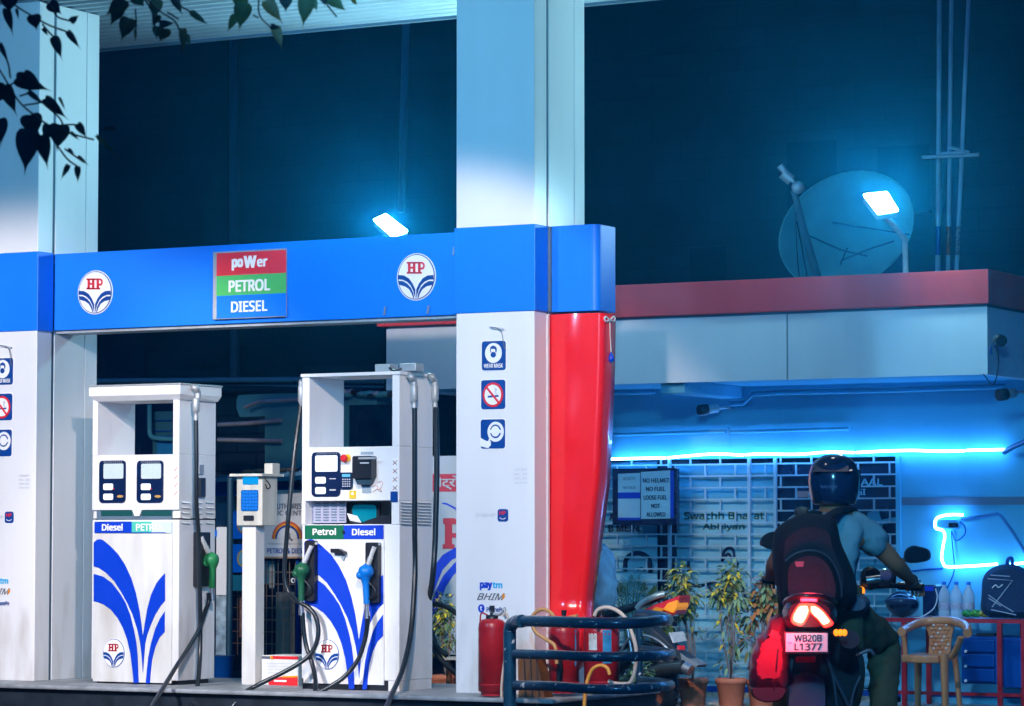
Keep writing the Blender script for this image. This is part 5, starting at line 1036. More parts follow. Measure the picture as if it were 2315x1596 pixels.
for out, stem in (([(1717, 1232), (1718, 1220), (1732, 1206), (1755, 1204), (1756, 1240), (1736, 1240)], ((1745, 1240), (1762, 1275), (1775, 1312))), ([(2042, 1258), (2046, 1243), (2062, 1233), (2080, 1236), (2100, 1243), (2103, 1262), (2088, 1270), (2060, 1273), (2044, 1269)], ((2044, 1264), (2030, 1272), (2022, 1296), (2020, 1322)))):
    b = MB(); puff(b, out, [(15.62, .8), (15.56, 1), (15.53, 1)], blackP); puff(b, out, [(15.528, .84), (15.524, .84)], mg); b.tube([PD(x, y, 15.56) for x, y in stem], .010, blackP, 8, 3); b.build('mirror', mb1)
# rain-covered red bag hung on the left side
bagm = mat('red_rain_cover', (.62, .015, .04), .35, noise=.15, nscale=9, bump=.35, coat=.3)
bag = thing('saddle_bag', 'shiny red covered bag hanging on the left side of the ridden motorcycle', 'bag', PD(1735, 1500, 14.3))
out = [(1752, 1388), (1772, 1396), (1778, 1425), (1782, 1460), (1783, 1500), (1780, 1540), (1773, 1562), (1752, 1566), (1718, 1566), (1702, 1556), (1694, 1540), (1692, 1510), (1700, 1470), (1712, 1440), (1728, 1420), (1738, 1402)]
b = MB(); puff(b, out, [(14.62, .8), (14.5, .97), (14.36, 1.0), (14.26, .9), (14.21, .62)], bagm)
rnd = random.Random(3)
for i, v in enumerate(b.v): b.v[i] = v + Vector((rnd.uniform(-1, 1), rnd.uniform(-1, 1), rnd.uniform(-1, 1))) * .006
b.build('cover', bag)
b = MB(); puff(b, [(1694, 1552), (1776, 1552), (1776, 1572), (1762, 1584), (1732, 1588), (1708, 1580), (1697, 1568)], [(14.6, .85), (14.48, .98), (14.34, 1), (14.24, .85)], mat('maroon_bag_base', (.10, .004, .015), .5)); b.build('bag_base', bag)
b = MB(); b.tube([PD(1761, 1430, 14.24), PD(1756, 1490, 14.20), PD(1750, 1560, 14.24)], .004, mat('maroon_bag_base', (.1, 0, .01)), 6, 3); b.tube([PD(1756, 1402, 14.3), PD(1790, 1372, 14.4)], .012, blackP, 6); b.build('seam_and_strap', bag)
# rider
rd = thing('person', 'helmeted rider in a blue-grey t-shirt with a black backpack', 'person', PD(1850, 1400, 14.75))
R = lambda x, y, d: PD(x, y, d)
pel = R(1852, 1392, 14.85); ch_ = R(1868, 1235, 15.0); nk = R(1883, 1160, 15.08)
sR, sL = R(1948, 1196, 15.02), R(1800, 1192, 15.02); eR, eL = R(2024, 1274, 15.12), R(1752, 1272, 15.12); wR, wL = R(2062, 1316, 15.36), R(1740, 1300, 15.36)
kR, kL = R(2000, 1452, 15.25), R(1785, 1462, 15.3); aR, aL = R(1992, 1640, 14.95), R(1775, 1650, 15.0); fR, fL = R(2000, 1672, 15.15), R(1765, 1680, 15.2)
hR, hL = R(1905, 1396, 14.9), R(1812, 1396, 14.9)
def hand(w, e, side, grip):
    d = (w - e).normalized(); ch = [[(w, (.024, .02)), (w + d * .05, (.034, .022))]]
    k = w + d * .055; ax = (grip[1] - grip[0]).normalized(); fwd_ = d; dn = Vector((0, 0, -1))
    for i in range(4):
        o_ = k + ax * (i - 1.5) * .019; L_ = (.9, 1.0, .95, .8)[i]
        ch.append([(w + d * .05, (.034, .022)), (o_ + fwd_ * .012, .0095), (o_ + fwd_ * .04 * L_ + dn * .006, .0088), (o_ + fwd_ * .05 * L_ + dn * .030, .0082), (o_ + fwd_ * .028 * L_ + dn * .042, .0076)])
    ch.append([(w + d * .05, (.034, .022)), (w + d * .03 + ax * side * .032 + dn * .010, .011), (w + d * .05 + ax * side * .040 + dn * .032, .0095)])
    return ch
chR = hand(wR, eR, -1, (bar[4], bar[5])); chL = hand(wL, eL, 1, (bar[0], bar[1]))
body = skinned('body', [[(pel, .13), (R(1856, 1310, 14.93), .12), (ch_, .14), (nk, .055), (R(1886, 1110, 15.1), .085), (R(1887, 1075, 15.1), .085)],
   [(ch_, .14), (sR, .068), (sR.lerp(eR, .5), .052), (eR, .044), (eR.lerp(wR, .4), .042), (wR, (.024, .02))], [(ch_, .14), (sL, .068), (sL.lerp(eL, .5), .052), (eL, .044), (eL.lerp(wL, .4), .042), (wL, (.024, .02))],
   [(pel, .13), (hR, .10), (hR.lerp(kR, .5), .085), (kR, .065), (kR.lerp(aR, .35), .058), (aR, .038), (fR, .035)], [(pel, .13), (hL, .10), (hL.lerp(kL, .5), .085), (kL, .065), (kL.lerp(aL, .35), .058), (aL, .038), (fL, .035)]] + chR + chL, skin, rd, sub=2)
tee = mat('blue_grey_tshirt', (.20, .38, .42), .85, noise=.2, nscale=7, bump=1.0)
q1, q2 = sR.lerp(eR, .60), sL.lerp(eL, .55)
tb = skinned('t_shirt', [[(R(1856, 1378, 14.86), .155), (R(1858, 1310, 14.93), .152), (R(1866, 1240, 15.0), .165), (R(1878, 1185, 15.06), .10), (R(1882, 1165, 15.07), .07)], [(R(1866, 1240, 15.0), .165), (R(1935, 1198, 15.02), .098), (sR.lerp(eR, .25), .078), (q1, .068)], [(R(1866, 1240, 15.0), .165), (R(1806, 1200, 15.02), .092), (sL.lerp(eL, .25), .074), (q2, .064)]], tee, rd, sub=3, wrinkle=.013)
tr = mat('olive_trousers', (.10, .08, .035), .85, noise=.25, nscale=10, bump=.3)
skinned('trousers', [[(R(1852, 1400, 14.84), .15), (hR, .118), (hR.lerp(kR, .5), .105), (kR, .083), (kR.lerp(aR, .4), .075), (aR, .062)], [(R(1852, 1400, 14.84), .15), (hL, .118), (hL.lerp(kL, .5), .105), (kL, .083), (kL.lerp(aL, .4), .075), (aL, .062)]], tr, rd, sub=3, wrinkle=.014)
b = MB(); puff(b, [(1912, 1352), (1935, 1340), (1960, 1350), (1966, 1366), (1958, 1382), (1934, 1390), (1914, 1384)], [(15.05, .8), (14.85, 1), (14.70, .9), (14.66, .6)], mat('grey_shirt_hem', (.10, .12, .16), .8, noise=.3, nscale=30)); b.build('shirt_hem', rd)
b = MB(); 
for w_, f_ in ((aR, fR), (aL, fL)): b.tube([w_ + (w_ - f_) * .25, w_, f_, f_ + (f_ - w_) * .6], lambda t: .045 - .012 * t, blackP, 10, 3, flat=.8)
b.build('shoes', rd)
b = MB(); b.tube([eR.lerp(wR, .93) + Vector((.03 * math.cos(a), .03 * math.sin(a) * .3, .03 * math.sin(a))) for a in [i * math.pi / 6 for i in range(13)]], .006, blackP, 6); b.build('wristband', rd)
hm = mat('dark_blue_helmet', (.008, .016, .05), .16, coat=.8, noise=.1)
hel = thing('helmet', 'glossy dark blue full-face helmet worn by the rider', 'helmet', R(1885, 1085, 15.1)); hel.parent = None
qr = Matrix.Rotation(YAW + rad(-12), 3, 'Z'); hc = R(1885, 1086, 15.12); b = MB(); n = 26; vs = []
prof = [(.000, .128), (.045, .124), (.080, .108), (.108, .078), (.122, .035), (.126, -.005), (.123, -.045), (.114, -.085), (.104, -.112), (.092, -.118), (.075, -.110)]
for r_, z_ in prof:
    for k in range(n): a = 2 * math.pi * k / n; vs.append(hc + qr @ Vector((r_ * math.cos(a), r_ * 1.16 * math.sin(a) + (.02 if z_ < -.05 else 0) * math.sin(a), z_)))
b.add(vs, [[i * n + k, i * n + (k + 1) % n, (i + 1) * n + (k + 1) % n, (i + 1) * n + k] for i in range(len(prof) - 1) for k in range(n)], hm, True); b.build('shell', hel)
b = MB(); b.add([hc + qr @ Vector(p) for p in ((-.10, -.10, .045), (.10, -.10, .045), (.075, -.03, .105), (-.075, -.03, .105), (-.085, -.155, .038), (.085, -.155, .038))], [[0, 1, 2, 3], [0, 4, 5, 1], [4, 3, 2, 5]], hm); b.build('rear_spoiler', hel, bev=.006)
b = MB(); vs = []
for i in range(9):
    a = rad(15 + 150 * i / 8)
    for z_ in (.055, -.045): vs.append(hc + qr @ Vector((.131 * math.cos(a), .152 * math.sin(a), z_)))
b.add(vs, [[2 * i, 2 * i + 1, 2 * i + 3, 2 * i + 2] for i in range(8)], mat('smoked_visor', (.02, .04, .08), .08), True); b.build('visor', hel)
b = MB(); b.text3('RACING', hc + qr @ Vector((-.05, -.148, -.04)), qr @ Vector((.08, 0, 0)), Vector((0, 0, .014)), mat('dim_lettering', (.05, .09, .2), .4), .02); b.build('lettering', hel)
bpm = mat('black_backpack_fabric', (.007, .008, .014), .75, noise=.3, nscale=40, bump=.3)
bp = thing('backpack', 'large black backpack on the rider, glowing red from the tail lamp', 'backpack', R(1838, 1370, 14.6))
out = [(1782, 1174), (1806, 1162), (1836, 1160), (1868, 1164), (1890, 1182), (1900, 1225), (1916, 1262), (1932, 1302), (1937, 1335), (1930, 1362), (1900, 1378), (1850, 1380), (1800, 1378), (1768, 1368), (1754, 1325), (1746, 1280), (1745, 1235), (1750, 1202), (1764, 1186)]
b = MB(); puff(b, out, [(14.86, .9), (14.74, 1.0), (14.58, .99), (14.50, .90), (14.46, .7)], bpm); b.build('main_compartment', bp)
o2 = [(1768, 1290), (1775, 1268), (1800, 1250), (1832, 1244), (1862, 1252), (1884, 1275), (1898, 1310), (1902, 1350), (1890, 1370), (1830, 1374), (1782, 1370), (1768, 1340)]
b = MB(); puff(b, o2, [(14.52, 1.0), (14.42, .97), (14.38, .8)], bpm); b.build('front_pocket', bp)
b = MB(); b.tube([PD(x, y, 14.435) for x, y in o2[1:8]], .005, mat('dark_zip', (.06, .05, .07), .4), 6, 4); b.tube([PD(x, y, 14.50) for x, y in ((1762, 1255), (1775, 1225), (1815, 1212), (1860, 1216), (1893, 1240), (1910, 1290))], .005, MATS['dark_zip'], 6, 4); b.build('zips', bp)
b = MB(); puff(b, [(1796, 1269), (1817, 1269), (1815, 1281), (1799, 1281)], [(14.39, 1), (14.372, 1)], mat('maroon_badge', (.30, .10, .12), .6), False, 1); b.build('badge', bp)
b = MB(); b.tube([PD(1822, 1166, 14.7), PD(1836, 1156, 14.68), PD(1856, 1160, 14.7)], .009, bpm, 8, 3); b.build('carry_handle', bp)
b = MB(); b.tube([PD(1862, 1178, 14.72), PD(1888, 1158, 14.86), PD(1912, 1150, 15.02), PD(1928, 1166, 15.16), PD(1930, 1230, 15.2)], .036, bpm, 10, 4, flat=.35); b.tube([PD(1816, 1176, 14.72), PD(1810, 1158, 14.88), PD(1812, 1152, 15.02), PD(1808, 1170, 15.16)], .034, bpm, 10, 4, flat=.35); b.build('shoulder_strap', bp)

# ================================================================ table, things on it, chair
YT = 21.7
tb_ = thing('display_table', 'red steel frame table against the neon-lit wall', 'table', P(2160, 1590, YT))
rs = mat('red_frame_paint', (.55, .02, .03), .35, noise=.2, nscale=14)
zt_, zlow = P(2150, 1398, YT).z, P(2150, 1568, YT).z; ta, tbx = P(1988, 1400, YT).x, P(2400, 1400, YT).x
b = MB(); b.box(ta, tbx, YT, YT + .03, zt_ - .03, zt_, rs); b.box(ta, tbx, YT + .5, YT + .53, zt_ - .03, zt_, rs); b.box(ta, tbx, YT + .005, YT + .525, zlow - .012, zlow + .012, rs) if False else b.box(ta, tbx, YT + .0, YT + .025, zlow - .012, zlow + .012, rs); b.build('frame_rails', tb_)
b = MB(); b.box(ta, tbx, YT + .03, YT + .5, zt_ - .02, zt_ - .004, mat('dusty_glass_top', (.25, .35, .42), .3, noise=.2)); b.build('table_top', tb_)
for x in (2042, 2258, 2312):
    for dy in (0, .5):
        a, c, e, f_ = XZ(x - 5, 1400, x + 5, 1500, YT); b = MB(); b.box(a, c, YT + dy - .002, YT + dy + .028, 0.06, zt_ - .03, rs); b.build('leg', tb_)
drw = mat('blue_drawer_plastic', (.0, .07, .32), .3, noise=.12, nscale=6)
dr = thing('drawer_unit', 'blue three-drawer cabinet under the red table', 'drawer unit', P(2215, 1548, YT + .1)); YX = YT + .06
b = MB(); b.rect(2172, 1438, 2254, 1546, YX + .03, drw, 0, .35, .01); b.rect(2206, 1432, 2246, 1438, YX + .03, blackP, 0, .2); b.build('carcass', dr)
for k in range(3):
    b = MB(); b.rect(2178, 1445 + 33.5 * k, 2249, 1474 + 33.5 * k, YX + .03, drw, .025, 0, .008); f = b.build('drawer', dr); b = MB(); b.disc(2183, 1472.5 + 33 * k if k else 1472, 3, 3.5, YX + .005, whiteV, .012, 10); b.build('knob', f)
lk = thing('storage_box', 'plain blue storage box under the right end of the red table', 'storage box', P(2285, 1550, YT + .1))
b = MB(); b.rect(2264, 1440, 2311, 1556, YX + .05, drw, 0, .3, .015); b.rect(2269, 1446, 2306, 1452, YX + .05, navy, .006); b.build('box_body', lk)
water = mat('clear_bottle_plastic', (.85, .9, .98), .12, trans=.55, noise=0, ior=1.2); capb = mat('blue_bottle_cap', (.0, .15, .6), .4)
bo_ = None
for k, x in enumerate((2134, 2161.5, 2189)):
    o = P(x, 1393, YT + .2); o.z = zt_ - .003
    if bo_ is None:
        bo_ = thing('water_bottle', 'clear water bottle on the red table, nearest the rider', 'bottle', o, 'water bottles on the table')
        b = MB(); pr = [(.040, 0), (.044, .01), (.044, .05), (.040, .06), (.044, .07), (.044, .11), (.040, .12), (.044, .13), (.044, .17), (.034, .2), (.015, .232), (.014, .25)]; b.lathe(o, pr, water, 16); b.build('bottle_body', bo_); b = MB(); b.lathe(o + Z * .248, [(.017, 0), (.017, .022), (.012, .024)], capb, 12); b.build('cap', bo_)
        b = MB(); b.lathe(o, [(.0445, .07), (.0445, .115)], mat('bottle_label', (.55, .5, .62), .5, noise=.4, nscale=40), 16, caps=False); b.build('label', bo_)
    else:
        c = copy_tree(bo_); c.location = o; c['label'] = ('', 'clear water bottle in the middle of three on the table', 'clear water bottle beside the green snack packets')[k]
snk = None
for k, (x, m_) in enumerate(((2186, (.05, .35, .08)), (2206, (.10, .4, .05)), (2226, (.7, .5, .05)))):
    t = thing('snack_packet', ('green snack packet nearest the bottles', 'light green snack packet in the middle of the row', 'yellow snack packet nearest the checked backpack')[k], 'packet', P(x, 1393, YT + .1), 'snack packets on the table')
    o = P(x, 1390, YT + .1); b = MB(); b.ball(o + Z * .012, (.045, .04, .03), mat('snack_foil_%s' % 'abc'[k], m_, .25, .2, noise=.8, nscale=50, bump=.5), seg=12, rings=8); b.build('foil_pack', t)
bx = thing('printer_box', 'dark boxy printer on the table behind the handlebar grip', 'printer', P(2098, 1392, YT + .2))
b = MB(); b.rect(2084, 1322, 2114, 1392, YT + .15, bezel, 0, .25, .012); b.rect(2090, 1325, 2110, 1336, YT + .15, blueD, .004); b.build('body', bx)
b = MB(); b.tube([P(x, y, YT + .1) for x, y in ((2114, 1330), (2118, 1350), (2110, 1375), (2085, 1393), (2060, 1399))], .005, wireW, 6, 4); b.build('cable', bx)
h2 = thing('helmet', 'dark blue helmet resting on the table left of the printer', 'helmet', P(2040, 1392, YT + .2))
b = MB(); c = P(2040, 1360, YT + .22); c.z = zt_ + .098; b.ball(c, (.125, .15, .10), mat('navy_table_helmet', (.0, .008, .03), .15, coat=.8, noise=.1), seg=24, rings=16); b.build('shell', h2)
b = MB(); b.ball(c + Vector((0, -.03, .02)), (.128, .13, .05), MATS['smoked_visor'], seg=24, rings=8); b.build('visor', h2)
bp2 = thing('backpack', 'navy backpack with crossed pale cords standing on the table', 'backpack', P(2275, 1395, YT + .2))
YB2 = YT + .12
b = MB(); o3 = [(2218, 1345), (2220, 1310), (2232, 1290), (2250, 1280), (2272, 1275), (2300, 1278), (2330, 1300), (2345, 1350), (2340, 1392), (2280, 1396), (2230, 1394), (2216, 1378)]
for dd, s in ((0, 0),): pass
d0 = (P(2270, 1340, YB2) - CAM).dot(FW); puff(b, o3, [(d0 + .3, .85), (d0 + .15, 1), (d0, .97), (d0 - .05, .8)], mat('navy_backpack', (.015, .04, .10), .7, noise=.3, nscale=40)); b.build('main_compartment', bp2)
b = MB()
for q in (((2232, 1308), (2288, 1312), (2242, 1372)), ((2234, 1345), (2265, 1368), (2290, 1383)), ((2234, 1352), (2262, 1370)), ((2238, 1300), (2282, 1303)), ((2240, 1378), (2296, 1390))): b.tube([PD(x, y, d0 - .055) for x, y in q], .004, greyV, 6)
b.tube([PD(x, y, d0 - .057) for x, y in ((2242, 1329), (2250, 1322), (2256, 1328), (2266, 1321))], .004, whiteV, 5, 3); b.build('cords', bp2)
b = MB(); b.tube([PD(x, y, d0 + .02) for x, y in ((2274, 1282), (2278, 1264), (2286, 1262), (2288, 1276))], .014, navy, 8, 4); b.build('top_loop', bp2)
# brown plastic chair
cb_ = mat('brown_moulded_plastic', (.68, .24, .09), .3, noise=.08, coat=.3)
chz = thing('plastic_chair', 'brown moulded plastic armchair in front of the red table', 'chair', P(2100, 1600, 20.9))
YR = 20.95; C_ = lambda x, y, d=0: P(x, y, YR + d)
zs = C_(2080, 1487).z
b = MB(); sp = [(C_(2036, 1480, .0)), (C_(2060, 1484, -.08)), (C_(2090, 1484, -.10)), (C_(2120, 1480, -.05)), (C_(2140, 1478, .1)), (C_(2152, 1478, .42)), (C_(2075, 1480, .45))]
sp = [Vector((v.x, v.y, zs + .02)) for v in sp]; b.prism(sp, (0, 0, -.055), cb_); b.build('seat', chz, bev=.012)
b = MB(); b.tube([C_(2037, 1430, .0), C_(2052, 1418, .18), C_(2078, 1402, .36), C_(2115, 1396, .42), C_(2150, 1397, .40), C_(2176, 1404, .28), C_(2187, 1420, .1), C_(2186, 1432, .0)], .05, cb_, 12, 5, flat=.22) if False else b.tube([C_(2037, 1428, .0), C_(2052, 1419, .18), C_(2078, 1408, .36), C_(2115, 1403, .42), C_(2150, 1404, .40), C_(2176, 1411, .28), C_(2187, 1422, .1), C_(2186, 1432, .0)], .032, cb_, 12, 5); b.build('arm_and_top_rail', chz)
b = MB(); b.prism([C_(2088, 1404, .41), C_(2158, 1404, .40), C_(2150, 1440, .40), C_(2146, 1490, .40), C_(2098, 1490, .41), C_(2100, 1440, .41)], (0, .018, 0), cb_)
hl = mat('chair_perforation', (.75, .6, .55), .2, noise=0)
for i in range(9):
    for k in range(5 if i % 2 else 4): b.ball(C_(2105 + 9.5 * k + (0 if i % 2 else 4.7), 1413 + 8.8 * i, .395), (.011, .006, .009), cb_ if (i + k) % 3 else hl, seg=8, rings=5)
b.build('backrest', chz)
for (x0, y0, x1, d0_, w0, w1) in ((2134, 1488, 2137, .0, .05, .032), (2075, 1500, 2074, .40, .045, .03), (2048, 1495, 2042, .02, .012, .012), (2158, 1490, 2172, .42, .035, .028)):
    if w0 < .02: continue
    p0, p1 = C_(x0, y0, d0_), C_(x1, 1640, d0_); p1.z = 0.0 + .0; b = MB(); b.tube([p0 + Z * .03, p1], lambda t, a=w0, c=w1: a + (c - a) * t, cb_, 8, flat=.6); b.build('leg', chz)
b = MB(); b.tube([C_(2172, 1440, .06), C_(2160, 1470, .1), C_(2150, 1486, .12)], .03, cb_, 8, 3, flat=.5); b.build('arm_support', chz); b = MB(); b.tube([C_(2040, 1432, .02), C_(2044, 1455, .04), C_(2046, 1484, .06)], .018, cb_, 8, 3); b.build('arm_support', chz)

# ================================================================ potted plants
terra = mat('terracotta', (.58, .18, .09), .6, noise=.25, nscale=9)
grn = [mat('leaf_green', (.10, .20, .08), .5), mat('leaf_olive', (.22, .24, .07), .5), mat('leaf_yellow', (.85, .62, .03), .5), mat('leaf_rust', (.5, .2, .06), .5), mat('leaf_pale', (.24, .36, .18), .5)]
barkm = mat('pale_bark', (.20, .17, .16), .8)
def leaf(b, p, d, L, W, m, curl=.2):
    d = d.normalized(); s = d.cross(Z); s = s.normalized() if s.length > .01 else Vector((1, 0, 0)); s = (s + Z * random.uniform(-.5, .5)).normalized()
    q = [p, p + d * L * .3 + s * W * .5, p + d * L * .3 - s * W * .5, p + d * L * .65 + s * W * .45 - Z * curl * L * .3, p + d * L * .65 - s * W * .45 - Z * curl * L * .3, p + d * L - Z * curl * L, p + d * L * .32 - Z * .04 * L, p + d * L * .66 - Z * curl * L * .38]
    b.add(q, [[0, 1, 6], [0, 6, 2], [1, 3, 7, 6], [6, 7, 4, 2], [3, 5, 7], [7, 5, 4]], m, False)
def pot(t, o, r, h):
    b = MB(); b.lathe(o, [(r * .68, 0), (r * .9, h * .82), (r * .93, h * .83), (r * .95, h * .86), (r, h * .87), (r, h), (r * .9, h), (r * .88, h * .93)], terra, 24); b.lathe(o + Z * h * .92, [(r * .88, 0), (.001, .005)], mat('soil', (.04, .03, .02), .9), 16); b.build('flower_pot', t)
def shrub(label, x, y, Y, r, h, crowns, cols, L=.09, seed=1, spread=.12):
    random.seed(seed); o = P(x, y, Y); o.z = max(0, o.z - h); t = thing('potted_plant', label, 'potted plant', o, 'potted plants before the office'); pot(t, o, r, h); top = o + Z * h
    b = MB(); cs = []
    for cx, cy, cr_, n in crowns:
        c = P(cx, cy, Y); cs.append((c, cr_, n)); mid = top.lerp(c, .5) + Vector((random.uniform(-.02, .02), 0, 0)); b.tube([top - Z * .02, mid, c], .007, barkm, 6, 4)
        for j in range(3): b.tube([mid.lerp(c, .6), c + Vector((random.uniform(-1, 1), random.uniform(-1, 1), random.uniform(-.4, .8))) * cr_ * .7], .003, barkm, 5)
    b.build('stems', t); b = MB()
    for c, cr_, n in cs:
        for _ in range(int(n * 2.0)):
            v = Vector((random.gauss(0, 1), random.gauss(0, 1), random.gauss(0, 1))).normalized() * cr_ * random.uniform(.15, 1) ** .6
            d = (v.normalized() + Vector((0, 0, random.uniform(-.9, .4)))).normalized(); leaf(b, c + v, d, L * random.uniform(.4, .85), L * .30, random.choice(cols), random.uniform(.1, .6))
    b.build('foliage', t, recalc=False); return t
shrub('yellow-leaved croton in a terracotta pot, left of the red bag', 1652, 1533, 20.95, .118, .27, [(1640, 1330, .09, 50), (1655, 1300, .10, 60), (1625, 1345, .08, 40), (1668, 1350, .09, 50), (1640, 1400, .10, 14), (1660, 1440, .12, 12), (1650, 1490, .1, 10)], [grn[0], grn[1], grn[4], grn[4], grn[2]], .085, 2)
shrub('croton with scattered yellow leaves behind the parked motorcycle tail', 1566, 1533, 21.05, .118, .27, [(1540, 1300, .09, 50), (1530, 1330, .09, 45), (1556, 1345, .10, 60), (1545, 1375, .08, 30), (1565, 1420, .1, 8)], [grn[0], grn[1], grn[4], grn[1], grn[2]], .085, 3)
shrub('rusty brown-leaved plant beside the red bag', 1722, 1536, 21.1, .118, .27, [(1735, 1330, .12, 70), (1722, 1360, .10, 40), (1700, 1390, .09, 24), (1745, 1370, .1, 50), (1700, 1450, .09, 14)], [grn[1], grn[3], grn[3], grn[4]], .11, 4)
shrub('small plant with yellow flowers glimpsed through the gap by the column', 1004, 1525, 20.6, .11, .27, [(1000, 1370, .10, 50), (1015, 1400, .08, 40), (1020, 1440, .08, 30), (990, 1410, .08, 40), (1000, 1460, .07, 20)], [grn[0], grn[0], grn[1], grn[2]], .07, 5)
shrub('low leafy plant in a pot seen through the rails beside the wheel', 1442, 1560, 20.2, .11, .16, [(1445, 1520, .09, 26), (1430, 1545, .08, 16)], [grn[0], grn[4]], .13, 9)
shrub('bushy plant with yellow leaves behind the parked motorcycle seat', 1475, 1545, 21.2, .11, .24, [(1470, 1400, .10, 40), (1450, 1420, .08, 24), (1500, 1410, .08, 24)], [grn[0], grn[1], grn[2]], .09, 10)
random.seed(6); o = P(1425, 1545, 21.3); o.z = 0; t = thing('potted_plant', 'dark green palm fronds rising behind the motorcycle seat', 'potted plant', o, 'potted plants before the office'); pot(t, o, .12, .27)
b = MB()
for k in range(11):
    e = P(1388 + 11 * k + random.uniform(-4, 4), 1300 + 7 * abs(k - 4) + random.uniform(0, 14), 21.3 + random.uniform(-.1, .1)); s0 = o + Z * .3; mid = s0.lerp(e, .6) + Z * .1; pts = catmull([s0, mid, e + Z * .0], 9)
    b.tube(pts, .004, grn[0], 5)
    for i in range(6, len(pts)):
        dd = (pts[i] - pts[i - 1]).normalized()
        for sg in (-1, 1): leaf(b, pts[i], (dd + dd.cross(Vector((0, 1, 0))) * sg * .7 + Vector((0, -.2 * sg, 0))), .10, .014, random.choice(grn[:2]), .3)
b.build('fronds', t, recalc=False)

# ================================================================ peepal tree overhanging the frame
random.seed(11); DL = 9.4
tree = thing('peepal_tree', 'dark heart-shaped leaves on thin twigs hanging into the top left', 'tree', (-9.5, 6.0, 0))
lf = [mat('night_leaf', (.010, .020, .018), .45, noise=.3, nscale=20), mat('night_leaf_olive', (.10, .12, .03), .5, noise=.4, nscale=20), mat('night_leaf_brown', (.26, .14, .03), .5, noise=.5, nscale=20)]
K = .33992
leaves = [(60,-30,60,95,120),(40,60,90,245,60),(60,80,75,220,26),(110,60,125,140,22),(330,20,415,100,90),(470,145,530,98,48),(222,100,245,208,98),(360,250,415,405,70),(450,210,540,335,46),(285,190,325,245,26),
 (110,520,345,607,110),(160,490,300,600,80),(30,575,115,778,95),(40,570,-30,700,110),(300,658,458,800,76),(190,610,310,712,40),(395,650,440,745,20),(200,765,240,930,150),(190,870,163,1170,165),(275,900,320,1135,105),(395,830,380,1010,145),(330,830,300,960,90),(515,825,583,925,56),(470,880,535,938,25),(5,790,5,985,95),(455,990,500,1030,22),(455,1098,402,1202,38),(515,1110,518,1222,44),(520,1040,597,1107,24),(645,905,795,1055,30),(760,852,655,858,30),(0,290,62,425,32),
 (830,0,692,112,112),(800,40,728,182,92),(900,-30,960,52,100),(858,125,803,282,112),(900,200,900,288,20),(1040,0,1030,130,92),(1050,100,1008,182,62),(1060,160,1172,155,52),(1095,190,1058,287,102),(1030,180,1045,272,42),(1150,-30,1218,112,62),(1270,80,1397,177,46),(1215,195,1222,372,58),(1240,235,1266,312,40),
 (1600,-30,1590,90,112),(1620,25,1588,212,122),(1565,105,1508,222,60),(1770,5,1885,165,92),(1900,-30,1900,90,92),(2040,-15,2012,190,112),(2080,0,2110,82,50),(1830,178,1880,342,70),(1800,175,1868,190,42),(2150,-30,2160,45,62),(2190,-20,2308,82,84),(2340,-10,2380,45,30)]
b = MB()
for i, (x0, y0, x1, y1, wd_) in enumerate(leaves):
    dj = DL + random.uniform(-.25, .25); p0, p1 = PD(x0 * K, y0 * K, dj + random.uniform(-.02, .02)), PD(x1 * K, y1 * K, dj); ax = p1 - p0; L_ = ax.length; ax.normalize()
    view = (p0 - CAM).normalized(); sd = ax.cross(view).normalized(); nn = ax.cross(sd).normalized(); hw_ = wd_ * K / FPX * dj / 2
    half = [(-.05, .35), (-.04, .70), (.06, .95), (.20, 1.0), (.36, .90), (.52, .66), (.66, .38), (.78, .14), (.88, .05), (1.0, .008)]
    mid = [0, .02, .10, .22, .38, .53, .67, .79, .89, 1.0]; vs = []
    for (t_, w_), m_ in zip(half, mid):
        cup = nn * (-.10 * w_ * hw_); vs += [p0 + ax * L_ * t_ + sd * hw_ * w_ + cup, p0 + ax * L_ * m_ + nn * hw_ * .12, p0 + ax * L_ * t_ - sd * hw_ * w_ + cup]
    mm = lf[0] if x1 < 640 and i not in (5,) else random.choice((lf[0], lf[1], lf[1], lf[2]))
    b.add(vs, [[3 * k, 3 * k + 3, 3 * k + 4, 3 * k + 1] for k in range(9)] + [[3 * k + 1, 3 * k + 4, 3 * k + 5, 3 * k + 2] for k in range(9)], mm, True)
b.build('foliage', tree, recalc=False)
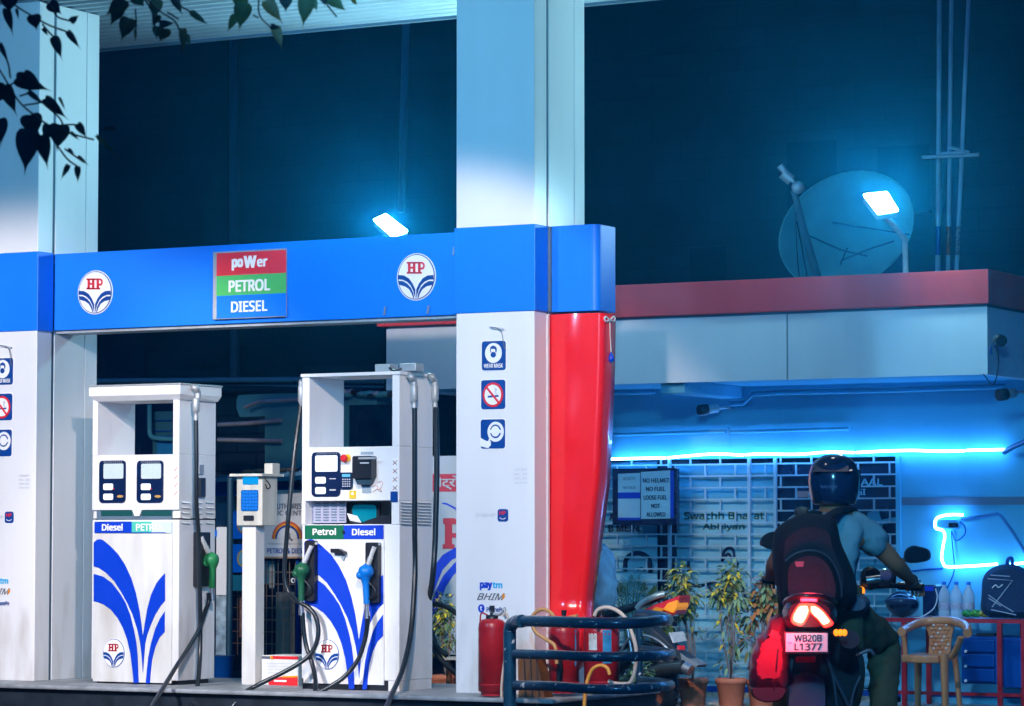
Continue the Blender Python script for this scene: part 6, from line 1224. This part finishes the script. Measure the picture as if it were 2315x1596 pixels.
tw = [[(-60,380),(0,470),(60,570),(130,680),(220,760),(320,830),(440,880),(625,930)], [(190,600),(300,700),(400,790),(430,880)], [(390,980),(450,1060),(520,1110)], [(430,990),(500,1040),(560,1080)], [(60,0),(120,50),(220,110),(330,170),(450,215),(500,260)], [(280,160),(340,230),(380,260),(400,330)], [(220,-20),(340,40),(380,110),(480,145)], [(1000,20),(1070,80),(1160,140),(1200,220)], [(1160,-10),(1200,40),(1280,85)], [(1720,-20),(1725,100),(1800,185)], [(960,-10),(1010,80),(1030,180)], [(2150,-10),(2180,40),(2240,115)], [(0,330),(50,410),(70,520)], [(900,60),(905,150),(900,240)], [(60,570),(120,540),(200,530)], [(130,640),(200,620),(250,640)], [(160,700),(230,690),(280,680)], [(440,830),(500,830),(530,850)], [(1110,80),(1190,130)], [(1680,100),(1720,120)]]
for q in tw: b = MB(); b.tube([PD(x * K, y * K, DL + .02) for x, y in q], .0028, lf[0], 6, 4); b.build('twig', tree)
b = MB(); hub = PD(-260, -420, 9.0)
for x, y in ((-60, 380), (60, 0), (220, -20), (960, -10), (1000, 20), (1160, -10), (1720, -20), (2150, -10), (1600, -30), (1900, -30), (2040, -15), (0, 330)):
    e = PD(x * K, y * K, DL + .02); b.tube([hub, hub.lerp(e, .55) + Vector((0, 0, .18)), e], lambda t: .016 - .013 * t, lf[0], 7, 5)
b.build('branches', tree)
b = MB(); b.tube([Vector((-9.5, 6, -.05)), Vector((-9.3, 6, 1.6)), Vector((-8.9, 6.3, 2.8)), hub], lambda t: .2 - .17 * t, mat('dark_bark', (.05, .04, .03), .9, noise=.4, bump=.8), 14, 5); b.build('trunk', tree)

# ---------------------------------------------------------------- night air
hz = bpy.data.materials.new('night_haze'); hz.use_nodes = True; hn = hz.node_tree.nodes; hn.clear()
vo = hn.new('ShaderNodeVolumePrincipled'); vo.inputs['Color'].default_value = (.01, .40, .95, 1); vo.inputs['Density'].default_value = .004; vo.inputs['Anisotropy'].default_value = .88
ou = hn.new('ShaderNodeOutputMaterial'); hz.node_tree.links.new(vo.outputs[0], ou.inputs['Volume'])
MB().box(-62, 32, -25, 50, -1, 26, hz).build('haze', kind='stuff')
